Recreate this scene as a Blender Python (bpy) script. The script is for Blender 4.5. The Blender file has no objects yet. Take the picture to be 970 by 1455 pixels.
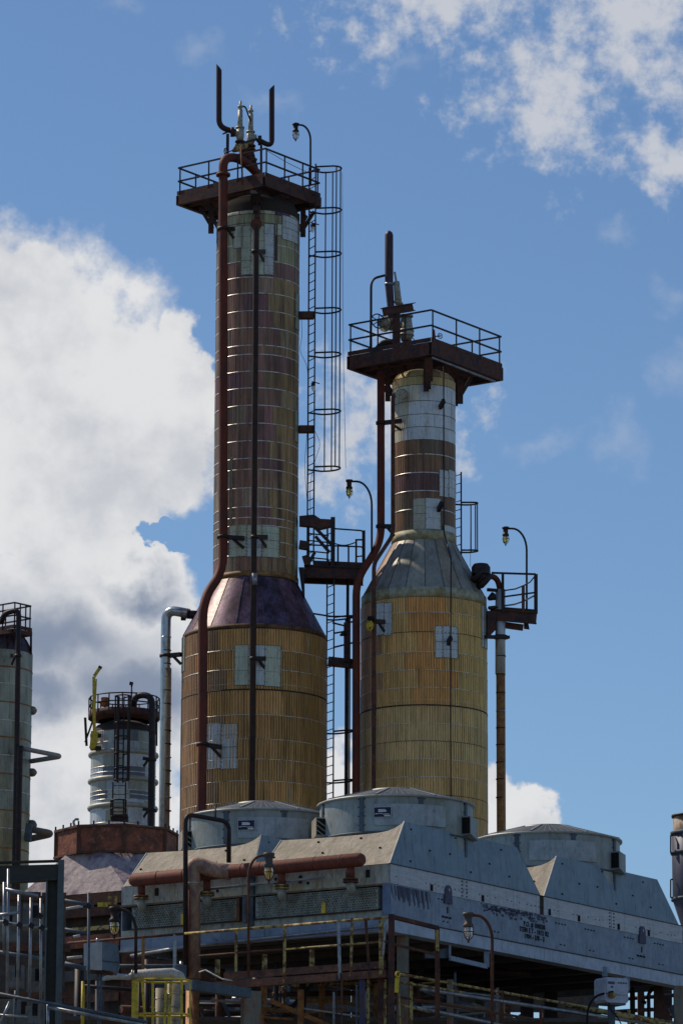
import bpy, math, random
from mathutils import Vector as V, Matrix
random.seed(7)
S = bpy.context.scene
PI = math.pi
# ------------------------------------------------------------------ camera
W, H, F, HOR, RHO = 970.0, 1455.0, 6150.0, 2100.0, .004      # photo size, focal length and horizon row in its pixels
PIT = math.atan((HOR-H/2)/F)
R0 = V((1,0,0)); U0 = V((0,-math.sin(PIT),math.cos(PIT))); FW = V((0,math.cos(PIT),math.sin(PIT)))
RT = R0*math.cos(RHO)+U0*math.sin(RHO); UP = U0*math.cos(RHO)-R0*math.sin(RHO)
CAM = V((0,0,1.7))
cd = bpy.data.cameras.new('camera'); cam = bpy.data.objects.new('camera', cd); S.collection.objects.link(cam)
cd.sensor_fit = 'HORIZONTAL'; cd.sensor_width = 36; cd.lens = F*36/W; cd.clip_start = 1; cd.clip_end = 9000
m = Matrix((RT, UP, -FW)).transposed().to_4x4(); m.translation = CAM; cam.matrix_world = m
S.camera = cam
S.render.engine = 'CYCLES'
# ------------------------------------------------------------------ light
SUN_AZ, SUN_EL = math.radians(-58.0), math.radians(48.0)
SKY_STRENGTH, SUN_STRENGTH = .09, 4.6
S.view_settings.view_transform = 'Standard'; S.view_settings.look = 'None'; S.view_settings.exposure = -.32; S.view_settings.gamma = 1
sdir = V((math.sin(SUN_AZ)*math.cos(SUN_EL), math.cos(SUN_AZ)*math.cos(SUN_EL), math.sin(SUN_EL)))
sl = bpy.data.lights.new('sun', 'SUN'); sl.energy = SUN_STRENGTH; sl.angle = math.radians(.5); sl.color = (1,.86,.68)
so = bpy.data.objects.new('sun', sl); S.collection.objects.link(so); so.rotation_euler = sdir.to_track_quat('Z','Y').to_euler(); so.location = (0,0,90)
# world: Nishita sky with cumulus mixed in by direction
wd = bpy.data.worlds.new('World'); S.world = wd; wd.use_nodes = True
nt = wd.node_tree; nt.nodes.clear()
def nn(t, tree=None, **k):
    n = (tree or nt).nodes.new(t)
    for a, b in k.items(): setattr(n, a, b)
    return n
def lk(a, b, tree=None): (tree or nt).links.new(a, b)
def fm(op, a, b=None, c=None, tree=None):
    n = nn('ShaderNodeMath', tree, operation=op)
    for i, x in enumerate((a, b, c)):
        if x is None: continue
        if isinstance(x, (int, float)): n.inputs[i].default_value = x
        else: lk(x, n.inputs[i], tree)
    return n.outputs[0]
def vm(op, a, b=None):
    n = nn('ShaderNodeVectorMath', operation=op)
    for i, x in enumerate((a, b)):
        if x is None: continue
        if isinstance(x, (tuple, V)): n.inputs[i].default_value = tuple(x)
        else: lk(x, n.inputs[i])
    return n.outputs['Value'] if op == 'DOT_PRODUCT' else n.outputs[0]
def mrange(x, a, b, c=0, d=1, smooth=True, tree=None):
    n = nn('ShaderNodeMapRange', tree); n.interpolation_type = 'SMOOTHSTEP' if smooth else 'LINEAR'
    lk(x, n.inputs[0], tree)
    for i, q in enumerate((a, b, c, d)): n.inputs[i+1].default_value = q
    return n.outputs[0]
sky = nn('ShaderNodeTexSky', sky_type='NISHITA', sun_disc=False, sun_elevation=SUN_EL, sun_rotation=SUN_AZ)
sky.air_density = 1.0; sky.dust_density = .12; sky.ozone_density = 2.2; sky.altitude = 200
tc = nn('ShaderNodeTexCoord').outputs['Generated']
AX = vm('DOT_PRODUCT', tc, (1,0,0)); AY = fm('MAXIMUM', vm('DOT_PRODUCT', tc, (0,1,0)), .05); AZ = vm('DOT_PRODUCT', tc, (0,0,1))
gx = fm('DIVIDE', AX, AY); gz = fm('DIVIDE', AZ, AY)         # tangent of bearing and height, in front
def skyxy(px, py):
    d = FW+RT*((px-W/2)/F)+UP*((H/2-py)/F); return d.x/d.y, d.z/d.y
def noise(scale, detail, rough=.55, loc=(0,0,0), sc=(1,1,1), dist=0):
    mp = nn('ShaderNodeMapping'); lk(tc, mp.inputs[0]); mp.inputs['Location'].default_value = loc; mp.inputs['Scale'].default_value = sc
    n = nn('ShaderNodeTexNoise'); lk(mp.outputs[0], n.inputs['Vector'])
    n.inputs['Scale'].default_value = scale; n.inputs['Detail'].default_value = detail; n.inputs['Roughness'].default_value = rough; n.inputs['Distortion'].default_value = dist
    return n.outputs[0]
def ell(px, py, rx, ry, rot=0):
    x0, z0 = skyxy(px, py); dx = fm('SUBTRACT', gx, x0); dz = fm('SUBTRACT', gz, z0)
    c, s = math.cos(rot), math.sin(rot)
    a = fm('ADD', fm('MULTIPLY', dx, c), fm('MULTIPLY', dz, s)); b = fm('SUBTRACT', fm('MULTIPLY', dz, c), fm('MULTIPLY', dx, s))
    a = fm('DIVIDE', a, rx/F); b = fm('DIVIDE', b, ry/F*1.05)
    return fm('SUBTRACT', 1, fm('SQRT', fm('ADD', fm('MULTIPLY', a, a), fm('MULTIPLY', b, b))))
def union(lst):
    o = lst[0]
    for x in lst[1:]: o = fm('MAXIMUM', o, x)
    return o
wx, wz = noise(16, 6, .6, (7,3,5)), noise(16, 6, .6, (2,9,4)); wx2, wz2 = noise(60, 6, .6, (4,3,5)), noise(60, 6, .6, (8,9,4))
gx = fm('ADD', gx, fm('ADD', fm('MULTIPLY', fm('SUBTRACT', wx, .5), .050), fm('MULTIPLY', fm('SUBTRACT', wx2, .5), .016)))
gz = fm('ADD', gz, fm('ADD', fm('MULTIPLY', fm('SUBTRACT', wz, .5), .050), fm('MULTIPLY', fm('SUBTRACT', wz2, .5), .016)))
n1 = noise(42, 8, .58); n2 = noise(130, 7, .62, (3,1,2)); n3 = noise(26, 5, .5, (9,4,1))
nA = fm('ADD', fm('MULTIPLY', fm('SUBTRACT', n1, .5), 1.3), fm('MULTIPLY', fm('SUBTRACT', n2, .5), .55))
# heaped cumulus on the left
big = union([ell(-60,560,345,262), ell(80,620,240,225), ell(190,650,140,130), ell(30,980,330,215), ell(210,960,120,190), ell(150,830,170,75), ell(100,1180,190,140),ell(20,450,150,120), ell(110,740,170,80), ell(255,560,60,110)])
big = fm('SUBTRACT', big, fm('MULTIPLY', fm('MAXIMUM', ell(255,772,75,20,-.1), 0), 1.3))
bigm = mrange(fm('ADD', big, fm('MULTIPLY', nA, .5)), -.05, .20)
low = union([ell(470,1150,60,110), ell(715,1185,62,92,.5), ell(640,1220,120,90)])
lowm = mrange(fm('ADD', low, fm('MULTIPLY', nA, .40)), -.02, .22)
wisp = union([ell(880,40,235,165,-.25), ell(735,160,100,115,.5), ell(620,20,150,85), ell(960,215,100,80), ell(540,590,75,110), ell(600,600,60,80),ell(480,640,60,80)])
wn = fm('ADD', fm('MULTIPLY', fm('SUBTRACT', n2, .5), 1.9), fm('MULTIPLY', fm('SUBTRACT', n1, .5), 1.0))
wispm = fm('MULTIPLY', mrange(fm('ADD', fm('MULTIPLY', wisp, .62), fm('ADD', wn, -.02)), -.10, .60), .92)
w2 = union([ell(330,60,60,40), ell(590,95,45,30), ell(880,328,40,25), ell(930,420,50,30), ell(950,520,50,45), ell(740,645,70,25), ell(865,640,70,60), ell(420,130,60,40), ell(200,20,70,30)])
w2m = fm('MULTIPLY', mrange(fm('ADD', fm('MULTIPLY', w2, .8), fm('MULTIPLY', wn, .75)), -.02, 1.0), .24)
# elsewhere in the sky the same broken cumulus carries on
away = mrange(fm('ADD', fm('ABSOLUTE', gx), fm('MULTIPLY', fm('ABSOLUTE', fm('SUBTRACT', gz, .22)), .7)), .10, .22)
away = fm('MAXIMUM', away, mrange(vm('DOT_PRODUCT', tc, (0,1,0)), .9, .6))
gen = fm('MULTIPLY', mrange(noise(3.2, 9, .6, (1,5,2)), .56, .72), away)
cov = union([bigm, lowm, wispm, w2m, gen])
# cloud brightness: lit tops, grey undersides
grey = union([ell(60,930,230,90), ell(190,985,160,80), ell(230,840,80,40), ell(30,1010,120,60)])
gr = mrange(fm('ADD', grey, fm('MULTIPLY', fm('SUBTRACT', n3, .5), 1.5)), -.30, .95)
gr2 = fm('MAXIMUM', gr, fm('MULTIPLY', mrange(n1, .60, .30), .38))
lit = nn('ShaderNodeMix', data_type='RGBA'); lk(gr2, lit.inputs[0])
lit.inputs[6].default_value = (10.4,10.5,10.7,1); lit.inputs[7].default_value = (3.2,3.9,5.3,1)
thin = nn('ShaderNodeMix', data_type='RGBA'); lk(fm('MAXIMUM', bigm, lowm), thin.inputs[0]); thin.inputs[6].default_value = (8.0,8.3,9.0,1); lk(lit.outputs[2], thin.inputs[7])
mx = nn('ShaderNodeMix', data_type='RGBA'); lk(cov, mx.inputs[0]); 
tint = nn('ShaderNodeMix', data_type='RGBA', blend_type='MULTIPLY'); tint.inputs[0].default_value = 1
lk(sky.outputs[0], tint.inputs[6]); tint.inputs[7].default_value = (.98,1.14,1.30,1)
lk(tint.outputs[2], mx.inputs[6]); lk(thin.outputs[2], mx.inputs[7])
bg = nn('ShaderNodeBackground'); bg.inputs[1].default_value = SKY_STRENGTH; lk(mx.outputs[2], bg.inputs[0])
wo = nn('ShaderNodeOutputWorld'); lk(bg.outputs[0], wo.inputs[0])

# ------------------------------------------------------------------ pixel-to-place helpers
def ray(px, py): return FW+RT*((px-W/2)/F)+UP*((H/2-py)/F)
def at(px, py, Y):
    d = ray(px, py); return CAM+d*(Y/d.y)
TH = math.radians(33.8); dR = V((math.sin(TH),math.cos(TH),0)); dL = V((-math.cos(TH),math.sin(TH),0)); Z = V((0,0,1))
C0 = at(553,1227,92)                                         # near top corner of the cooler deck
def K(s, t, z): return C0+dR*s+dL*t+Z*z
def on(px, py, n, off=0):                                    # where a pixel ray meets a vertical plane of the deck frame
    d = ray(px, py); return CAM+d*(((C0-CAM).dot(n)+off)/d.dot(n))
def onL(px, py, off=0): return on(px, py, dR, off)           # planes parallel to the long sunlit face
def onR(px, py, off=0): return on(px, py, dL, off)

# ------------------------------------------------------------------ materials
MATS = {}
def mat(name, col, rough=.6, metal=0, col2=None, amt=.5, scale=3, stretch=(1,1,1), edge=.12, var=.18, bump=.0, bscale=30, col3=None, amt3=.3, scale3=8, spec=.28, objcol=False, grime=.30, grimecol=(.06,.045,.035), streak=0):
    if name in MATS: return MATS[name]
    M = bpy.data.materials.new(name); M.use_nodes = True; t = M.node_tree
    b = t.nodes['Principled BSDF']; b.inputs['Roughness'].default_value = rough; b.inputs['Metallic'].default_value = metal
    b.inputs['Specular IOR Level'].default_value = spec
    geo = nn('ShaderNodeNewGeometry', t).outputs['Position']
    def no(sc, st, det=6, loc=(0,0,0)):
        mp = nn('ShaderNodeMapping', t); lk(geo, mp.inputs[0], t); mp.inputs['Scale'].default_value = st; mp.inputs['Location'].default_value = loc
        n = nn('ShaderNodeTexNoise', t); lk(mp.outputs[0], n.inputs['Vector'], t); n.inputs['Scale'].default_value = sc; n.inputs['Detail'].default_value = det; n.inputs['Roughness'].default_value = .62
        return n.outputs[0]
    def mixc(f, a, c, bt='MIX'):
        x = nn('ShaderNodeMix', t, data_type='RGBA', blend_type=bt)
        for i, q in ((0,f),(6,a),(7,c)):
            if isinstance(q, (int,float)): x.inputs[i].default_value = q
            elif isinstance(q, tuple): x.inputs[i].default_value = (*q,1)
            else: lk(q, x.inputs[i], t)
        return x.outputs[2]
    if objcol:
        oi = nn('ShaderNodeObjectInfo', t); c = oi.outputs['Color']
    else: c = col
    if col2: c = mixc(mrange(no(scale, stretch), 1-amt-edge, 1-amt+edge, tree=t), c, col2)
    if col3: c = mixc(mrange(no(scale3, stretch, 8, (5,2,7)), 1-amt3-.08, 1-amt3+.08, tree=t), c, col3)
    if grime:                                                # small chips, specks and thin runs of dirt
        c = mixc(fm('MULTIPLY', mrange(no(scale*6.5, (1,1,.35), 9, (4,4,1)), .56, .64, tree=t), grime, tree=t), c, grimecol)
        c = mixc(fm('MULTIPLY', mrange(no(9, (1,1,.05), 6, (6,1,3)), .52, .68, tree=t), grime*.8, tree=t), c, grimecol)
    if streak:
        v = mrange(no(17, (1,1,.006), 4, (9,2,3)), .36, .64, 1-streak, 1+streak, False, t)
        vv = nn('ShaderNodeCombineColor', t)
        for i in range(3): lk(v, vv.inputs[i], t)
        c = mixc(1.0, c, vv.outputs[0], 'MULTIPLY')
    if var:
        v = mrange(no(scale*2.7, stretch, 8, (1,8,3)), .2, .8, 1-var, 1+var, False, t)
        vv = nn('ShaderNodeCombineColor', t)
        for i in range(3): lk(v, vv.inputs[i], t)
        c = mixc(1.0, c, vv.outputs[0], 'MULTIPLY')
    if isinstance(c, tuple): b.inputs['Base Color'].default_value = (*c,1)
    else: lk(c, b.inputs['Base Color'], t)
    if bump:
        bp = nn('ShaderNodeBump', t); bp.inputs['Strength'].default_value = bump; bp.inputs['Distance'].default_value = .03
        lk(no(bscale, (1,1,1), 5, (2,2,2)), bp.inputs['Height'], t); lk(bp.outputs[0], b.inputs['Normal'], t)
    MATS[name] = M; return M
M_clad = mat('weathered_cladding', None, .45, .08, (.10,.048,.034), .42, 3.0, (1,1,.10), .16, .42, .12, 9, (.27,.22,.13), .34, 5.0, objcol=True, streak=.30)
M_lowclad = mat('weathered_ribbed_cladding', None, .5, .0, (.22,.11,.035), .36, 3.6, (1,1,.12), .14, .40, .10, 9, (.46,.42,.27), .34, 6.0, objcol=True, streak=.16)
M_patch = mat('aluminium_patch', None, .5, .1, (.22,.19,.10), .30, 4, (1,1,.2), .2, .22, .1, 10, objcol=True)
M_band = mat('stainless_band', (.80,.78,.74), .38, .35, (.25,.2,.15), .42, 6, var=.2)
M_cone = mat('purple_brown_cone_cladding', None, .38, .35, (.050,.030,.042), .50, 2.2, (1,1,.5), .18, .35, .12, 8, (.15,.10,.06), .30, 4, objcol=True, streak=.30)
M_shell = mat('dark_shell', (.04,.03,.025), .8)
M_red = mat('red_oxide_pipe', (.15,.032,.016), .65, 0, (.085,.026,.02), .45, 3, (1,1,.4), .15, .25, .15, 14)
M_redl = mat('red_header_paint', (.165,.048,.03), .72, 0, (.12,.035,.025), .38, 4, var=.3, bump=.2, bscale=12, col3=(.22,.09,.06), amt3=.34)
M_dark = mat('dark_painted_steel', (.020,.017,.022), .55, .1, (.055,.026,.018), .45, 5, var=.3)
M_rust = mat('rusted_steel', (.125,.050,.030), .8, 0, (.055,.032,.028), .46, 4, var=.4, bump=.25, bscale=22, col3=(.30,.13,.055), amt3=.32)
M_rustplat = mat('rusty_channel', (.105,.042,.030), .75, 0, (.045,.030,.034), .48, 3.2, var=.4, bump=.25, bscale=20, col3=(.23,.12,.085), amt3=.30)
M_galv = mat('galvanised_sheet', (.36,.37,.36), .48, .25, (.28,.29,.285), .5, 1.6, edge=.25, var=.16, bump=.10, bscale=5, col3=(.42,.40,.35), amt3=.33, scale3=10)
M_galvlit = mat('galvanised_sheet_sun_tint', (.40,.345,.265), .7, 0, (.31,.265,.20), .5, 2.2, edge=.15, grime=.2, var=.22, bump=.8, bscale=6, col3=(.42,.39,.35), amt3=.28, scale3=14)  # cream sunlit copy of the galvanised sheet; warm sunlight put into the colour
M_beam = mat('blue_grey_beam', (.27,.33,.42), .6, .1, (.20,.25,.33), .5, 2.5, edge=.2, var=.16, col3=(.085,.085,.13), amt3=.30, scale3=3.2, bump=.08)
M_band2 = mat('pale_band_sheet', (.52,.55,.60), .6, .05, (.42,.44,.48), .5, 6, (.4,.4,3), .2, .14, col3=(.2,.2,.23), amt3=.28, scale3=12)
M_face = mat('stained_header_box', (.36,.39,.36), .6, .1, (.20,.165,.09), .38, 3, (1,1,.5), .2, .3, .1, 8, (.50,.53,.50), .3, 6, grime=.5)
M_plug = mat('header_plug', (.22,.23,.21), .5, .5, (.10,.09,.06), .5, 6, var=.4)
M_stain = mat('dark_primer_patch', (.075,.08,.13), .7, 0, var=.4, scale=6)
M_blk = mat('black_hole', (.008,.008,.01), .9)
M_yel = mat('yellow_paint', (.62,.46,.045), .55, 0, (.20,.12,.03), .40, 6, var=.25, col3=(.08,.04,.02), amt3=.3)
M_yrust = mat('flaking_yellow_rail', (.44,.34,.12), .7, 0, (.15,.075,.035), .5, 7, edge=.05, var=.3, col3=(.55,.53,.43), amt3=.34, scale3=9)
M_tube = mat('scaffold_tube', (.33,.35,.37), .38, .6, (.22,.23,.26), .5, 4, var=.2)
M_bluest = mat('blue_grey_steel', (.085,.115,.145), .6, .1, (.055,.07,.09), .45, 4, var=.25)
M_green = mat('dark_green_steel', (.050,.052,.045), .65, 0, (.055,.05,.045), .4, 4, var=.25)
M_insul = mat('insulated_aluminium', (.42,.44,.46), .30, .75, (.25,.24,.22), .42, 5, (1,1,.4), var=.2)
M_insw = mat('white_insulation', (.50,.49,.46), .8, 0, (.30,.25,.18), .36, 5, var=.25, bump=.6, bscale=9)
M_insrust = mat('rusty_orange_insulation', (.42,.19,.06), .6, .1, (.26,.11,.045), .5, 6, var=.3, col3=(.46,.34,.18), amt3=.32)
M_elbow = mat('patchy_rust_insulation', (.40,.25,.165), .6, .05, (.23,.13,.12), .48, 5, (1,1,.5), var=.35, bump=.3, bscale=14, col3=(.46,.39,.33), amt3=.38)
M_valve = mat('silver_valve_paint', (.40,.39,.33), .5, .2, (.19,.15,.06), .42, 14, var=.3)
M_orange = mat('orange_float_paint', (.42,.14,.05), .6, var=.2)
M_greytower = mat('grey_green_cladding', None, .5, .2, (.10,.085,.055), .38, 1.6, (1,1,.3), .2, .3, .1, 6, (.30,.32,.28), .36, 4, objcol=True)
M_box = mat('grey_enclosure', (.12,.16,.21), .45, .1, (.10,.13,.17), .5, 4, var=.12)
M_wbox = mat('white_enclosure', (.42,.47,.58), .5, 0, (.34,.38,.47), .45, 6, var=.12)
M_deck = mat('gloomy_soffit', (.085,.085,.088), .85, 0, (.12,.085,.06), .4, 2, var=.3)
M_sign = mat('dark_blue_sign', (.008,.01,.045), .4, var=0)
M_white = mat('white_print', (.6,.6,.62), .6, var=.1)
M_ink = mat('black_stencil', (.012,.014,.03), .8, var=.1)
M_mesh = mat('guard_wire', (.24,.25,.24), .5, .5, var=.2)
M_drum = mat('rust_red_panel', (.26,.085,.045), .8, 0, (.13,.05,.035), .5, 3, var=.45, bump=.3, bscale=12, col3=(.38,.20,.13), amt3=.36)
M_hood = mat('purple_hood_painted_shade', (.37,.295,.295), .6, 0, (.13,.08,.125), .44, 2.8, var=.3, bump=.7, bscale=4.5)  # dark purple mottling also paints the hood's shade into its colour
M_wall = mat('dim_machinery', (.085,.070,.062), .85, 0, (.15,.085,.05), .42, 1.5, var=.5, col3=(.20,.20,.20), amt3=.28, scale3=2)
M_ground = mat('gravel_ground', (.11,.105,.09), .95, 0, (.08,.08,.06), .5, .05, var=.25)
def glassm(name, col, tr=.6):
    M = bpy.data.materials.new(name); M.use_nodes = True; b = M.node_tree.nodes['Principled BSDF']
    b.inputs['Base Color'].default_value = (*col,1); b.inputs['Roughness'].default_value = .08; b.inputs['Transmission Weight'].default_value = tr; b.inputs['IOR'].default_value = 1.3
    return M
G_clear = glassm('clear_globe', (.85,.86,.85), .55); G_amber = glassm('amber_globe', (.80,.62,.25), .55); G_yellow = glassm('yellowed_globe', (.85,.72,.22), .6)

# ------------------------------------------------------------------ mesh helpers
class MB:
    def __init__(s): s.v = []; s.f = []; s.sm = []
    def add(s, vs, fs, smooth=False):
        o = len(s.v); s.v += [V(a) for a in vs]; s.f += [tuple(o+i for i in f) for f in fs]; s.sm += [smooth]*len(fs); return s
    def box(s, c, ax, ay, az):                               # centre and three half-axis vectors
        c, ax, ay, az = V(c), V(ax), V(ay), V(az)
        vs = [c+ax*i+ay*j+az*k for k in (-1,1) for j in (-1,1) for i in (-1,1)]
        fs = [(0,2,3,1),(4,5,7,6),(0,1,5,4),(2,6,7,3),(0,4,6,2),(1,3,7,5)]
        if ax.cross(ay).dot(az) < 0: fs = [f[::-1] for f in fs]
        return s.add(vs, fs)
    def bar(s, a, b, w, h, up=Z):                            # rectangular bar from a to b
        a, b = V(a), V(b); d = b-a
        if d.length < 1e-6: return s
        u = d.normalized(); up = V(up)
        if abs(u.dot(up)) > .95: up = V((0,1,0)) if abs(u.z) > .9 else Z
        x = u.cross(up).normalized(); y = x.cross(u)
        return s.box((a+b)/2, d/2, x*(w/2), y*(h/2))
    def tube(s, pts, r, n=8, caps=True, closed=False, rr=None):
        pts = [V(p) for p in pts]; m = len(pts); rings = []
        pv = None
        for i, p in enumerate(pts):
            if closed: d = pts[(i+1) % m]-pts[i-1]
            else: d = pts[min(i+1,m-1)]-pts[max(i-1,0)]
            d = d.normalized() if d.length > 1e-9 else Z.copy()
            if pv is None: x = d.cross(Z if abs(d.z) < .9 else V((0,1,0))).normalized()
            else:
                x = pv-d*pv.dot(d); x = x.normalized() if x.length > 1e-6 else d.orthogonal().normalized()
            pv = x; y = d.cross(x); q = rr[i] if rr else r
            rings.append([p+(x*math.cos(2*PI*k/n)+y*math.sin(2*PI*k/n))*q for k in range(n)])
        o = len(s.v)
        for rg in rings: s.v += rg
        for i in range(m if closed else m-1):
            for k in range(n):
                a = o+i*n+k; b = o+i*n+(k+1) % n; j = (i+1) % m
                s.f.append((a, b, o+j*n+(k+1) % n, o+j*n+k)); s.sm.append(True)
        if caps and not closed:
            s.f.append(tuple(o+k for k in range(n))[::-1]); s.sm.append(False)
            s.f.append(tuple(o+(m-1)*n+k for k in range(n))); s.sm.append(False)
        return s
    def lathe(s, c, prof, n=48, a0=0, a1=2*PI, smooth=True, capb=False, capt=False):  # prof: (radius, z)
        c = V(c); full = abs(a1-a0-2*PI) < 1e-6; cols = n if full else n+1; o = len(s.v)
        for r, z in prof:
            for k in range(cols):
                a = a0+(a1-a0)*k/n; s.v.append(c+V((r*math.sin(a), -r*math.cos(a), z)))
        for i in range(len(prof)-1):
            for k in range(n):
                k2 = (k+1) % cols; s.f.append((o+i*cols+k, o+i*cols+k2, o+(i+1)*cols+k2, o+(i+1)*cols+k)); s.sm.append(smooth)
        if capb: s.f.append(tuple(o+k for k in range(cols))[::-1]); s.sm.append(False)
        if capt: s.f.append(tuple(o+(len(prof)-1)*cols+k for k in range(cols))); s.sm.append(False)
        return s
    def prism(s, poly, d):                                   # extrude a planar polygon by vector d
        n = len(poly); poly = [V(p) for p in poly]; d = V(d)
        fs = [tuple(range(n))[::-1], tuple(range(n,2*n))]+[(i,(i+1) % n,n+(i+1) % n,n+i) for i in range(n)]
        return s.add(poly+[p+d for p in poly], fs)
def link(o): S.collection.objects.link(o); return o
def mesh(name, mb, mt, org=V((0,0,0))):
    me = bpy.data.meshes.new(name); me.from_pydata([tuple(p-org) for p in mb.v], [], mb.f)
    me.polygons.foreach_set('use_smooth', mb.sm); me.materials.append(mt); me.update(); return me
def thing(name, label, cat, loc, group=None):
    o = link(bpy.data.objects.new(name, None)); o.location = V(loc); o['label'] = label; o['category'] = cat
    o['wl'] = list(V(loc)); o.empty_display_size = .3
    if group: o['group'] = group
    return o
def part(name, mb, mt, p, label=None, kind=None, col=None, org=None):
    w = V(p['wl']) if p is not None else V((0,0,0)); og = V(org) if org is not None else w
    o = link(bpy.data.objects.new(name, mesh(name, mb, mt, og))); o.location = og-w; o['wl'] = list(og); o.parent = p
    if label: o['label'] = label
    if kind: o['kind'] = kind
    if col: o.color = (*col,1)
    return o
def single(name, mb, mt, label, cat, group=None):            # a thing that is one mesh
    o = part(name, mb, mt, None, org=mb.v[0]); o['label'] = label; o['category'] = cat
    if group: o['group'] = group
    return o
def struct(name, mb, mt): o = part(name, mb, mt, None); o['kind'] = 'structure'; return o
def path(pts, rad, n=6):                                     # polyline with rounded corners
    pts = [V(p) for p in pts]; out = [pts[0]]
    for i in range(1, len(pts)-1):
        a, b, c = pts[i-1], pts[i], pts[i+1]; u = (a-b); v = (c-b); r = min(rad, u.length*.48, v.length*.48); u.normalize(); v.normalize()
        p0, p1 = b+u*r, b+v*r
        for k in range(n+1):
            t = k/n; out.append(p0*(1-t)**2+b*2*t*(1-t)+p1*t*t)
    return out+[pts[-1]]
def flange(mb, c, axis, r, th=.05, n=16):
    a = V(axis).normalized()*th/2; return mb.tube([V(c)-a, V(c)+a], r, n)

# ------------------------------------------------------------------ setting
g = MB(); g.add([(-4000,-400,0),(4000,-400,0),(4000,8000,0),(-4000,8000,0)], [(0,1,2,3)]); struct('ground', g, M_ground)

# ------------------------------------------------------------------ clad columns
def ribbed(r, h, a, n, dep):
    mb = MB(); N = n*4; vs = []                              # trapezoid ribs: crest, flank, valley, flank
    for z in (0, h):
        for k in range(N+1):
            t = -a/2+a*(k//4+(0,.42,.54,.88)[k % 4])/n; q = r+(dep if k % 4 < 2 else 0); vs.append((q*math.sin(t), -q*math.cos(t), z))
    mb.add(vs, [(k, k+1, N+2+k, N+1+k) for k in range(N)], dep < .012); return mb
def course(tw, cx, cy, r, z0, z1, nsheet, ribs, dep, mt, colf, name='cladding_sheet', jit=.006):
    a = 2*PI/nsheet; me = None
    off = random.random()*a
    for i in range(nsheet):
        if me is None: me = mesh(name, ribbed(r, z1-z0-.012, a*.994, ribs, dep), mt)
        o = link(bpy.data.objects.new(name, me)); o.parent = tw; w = V(tw['wl'])
        th = (i*a+off+PI) % (2*PI)-PI
        o.location = V((cx, cy, z0+.006))-w; o.rotation_euler = (0,0,th); q = 1+random.uniform(0, jit)/r; o.scale = (q,q,1)
        o.color = (*colf(th, (z0+z1)/2),1)
def patch(tw, cx, cy, r, R, px0, px1, py0, py1, cpx, col, dep=.003, ribs=7, name='patch_sheet'):
    # a replacement sheet riveted over the old cladding; R is the column radius in photo pixels
    a0 = math.asin(max(-1,min(1,(px0-cpx)/R))); a1 = math.asin(max(-1,min(1,(px1-cpx)/R))); am = (a0+a1)/2
    yf = cy-r*math.cos(am); z1 = at((px0+px1)/2, py0, yf).z; z0 = at((px0+px1)/2, py1, yf).z
    R2 = r+(.022 if r < 1.6 else .052); mb = ribbed(R2, z1-z0, a1-a0, ribs, dep); h = z1-z0; da = (a1-a0)/2
    def arc(rad, z, n=8): return [V((rad*math.sin(-da+2*da*k/n), -rad*math.cos(-da+2*da*k/n), z)) for k in range(n+1)]
    for z in (0, h):
        A_, B_ = arc(r, z), arc(R2+dep, z); mb.add(A_+B_, [(k,k+1,9+k+1,9+k) for k in range(8)])
    o = link(bpy.data.objects.new(name, mesh(name, mb, M_patch))); o.parent = tw
    o.location = V((cx,cy,z0))-V(tw['wl']); o.rotation_euler = (0,0,am); o.color = (*col,1)
    jm = MB(); q = R2+dep+.004
    for z in [h*f for f in ((.52,) if h < .9 else (.36,.70))]: jm.tube(arc(q-.004, z), .005, 4)
    for z in (0,h): jm.tube(arc(q-.004, z), .008, 4)
    for sg in (-1,1):
        e = V((math.sin(sg*da), -math.cos(sg*da), 0)); jm.bar(e*q, e*q+Z*h, .012, .012)
        for k in range(5): c_ = V((math.sin(sg*da*.9), -math.cos(sg*da*.9), 0))*q+Z*h*(k+.5)/5; jm.box(c_, V((.012,0,0)), V((0,.006,0)), Z*.012)
    rt = Matrix.Rotation(am, 3, 'Z'); jm.v = [rt@v+V((cx,cy,z0)) for v in jm.v]
    part('sheet_trim', jm, M_trim, tw, kind='stuff')
def band(tw, cx, cy, r, z, h=.028, mt=None, name='band'):
    part(name, MB().lathe((cx,cy,z-h/2), [(r,0),(r+.012,0),(r+.012,h),(r,h)], 64), mt or M_band, tw)
def zf(px, py, Y): return at(px, py, Y).z

def lerp(a, b, t): t = max(0,min(1,t)); return tuple(x+(y-x)*t for x, y in zip(a, b))
BR, OL, PU = (.34,.175,.115), (.39,.26,.12), (.30,.145,.145)
M_trim = mat('dark_sheet_edge', (.24,.22,.17), .7, .2, var=.3)
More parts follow.
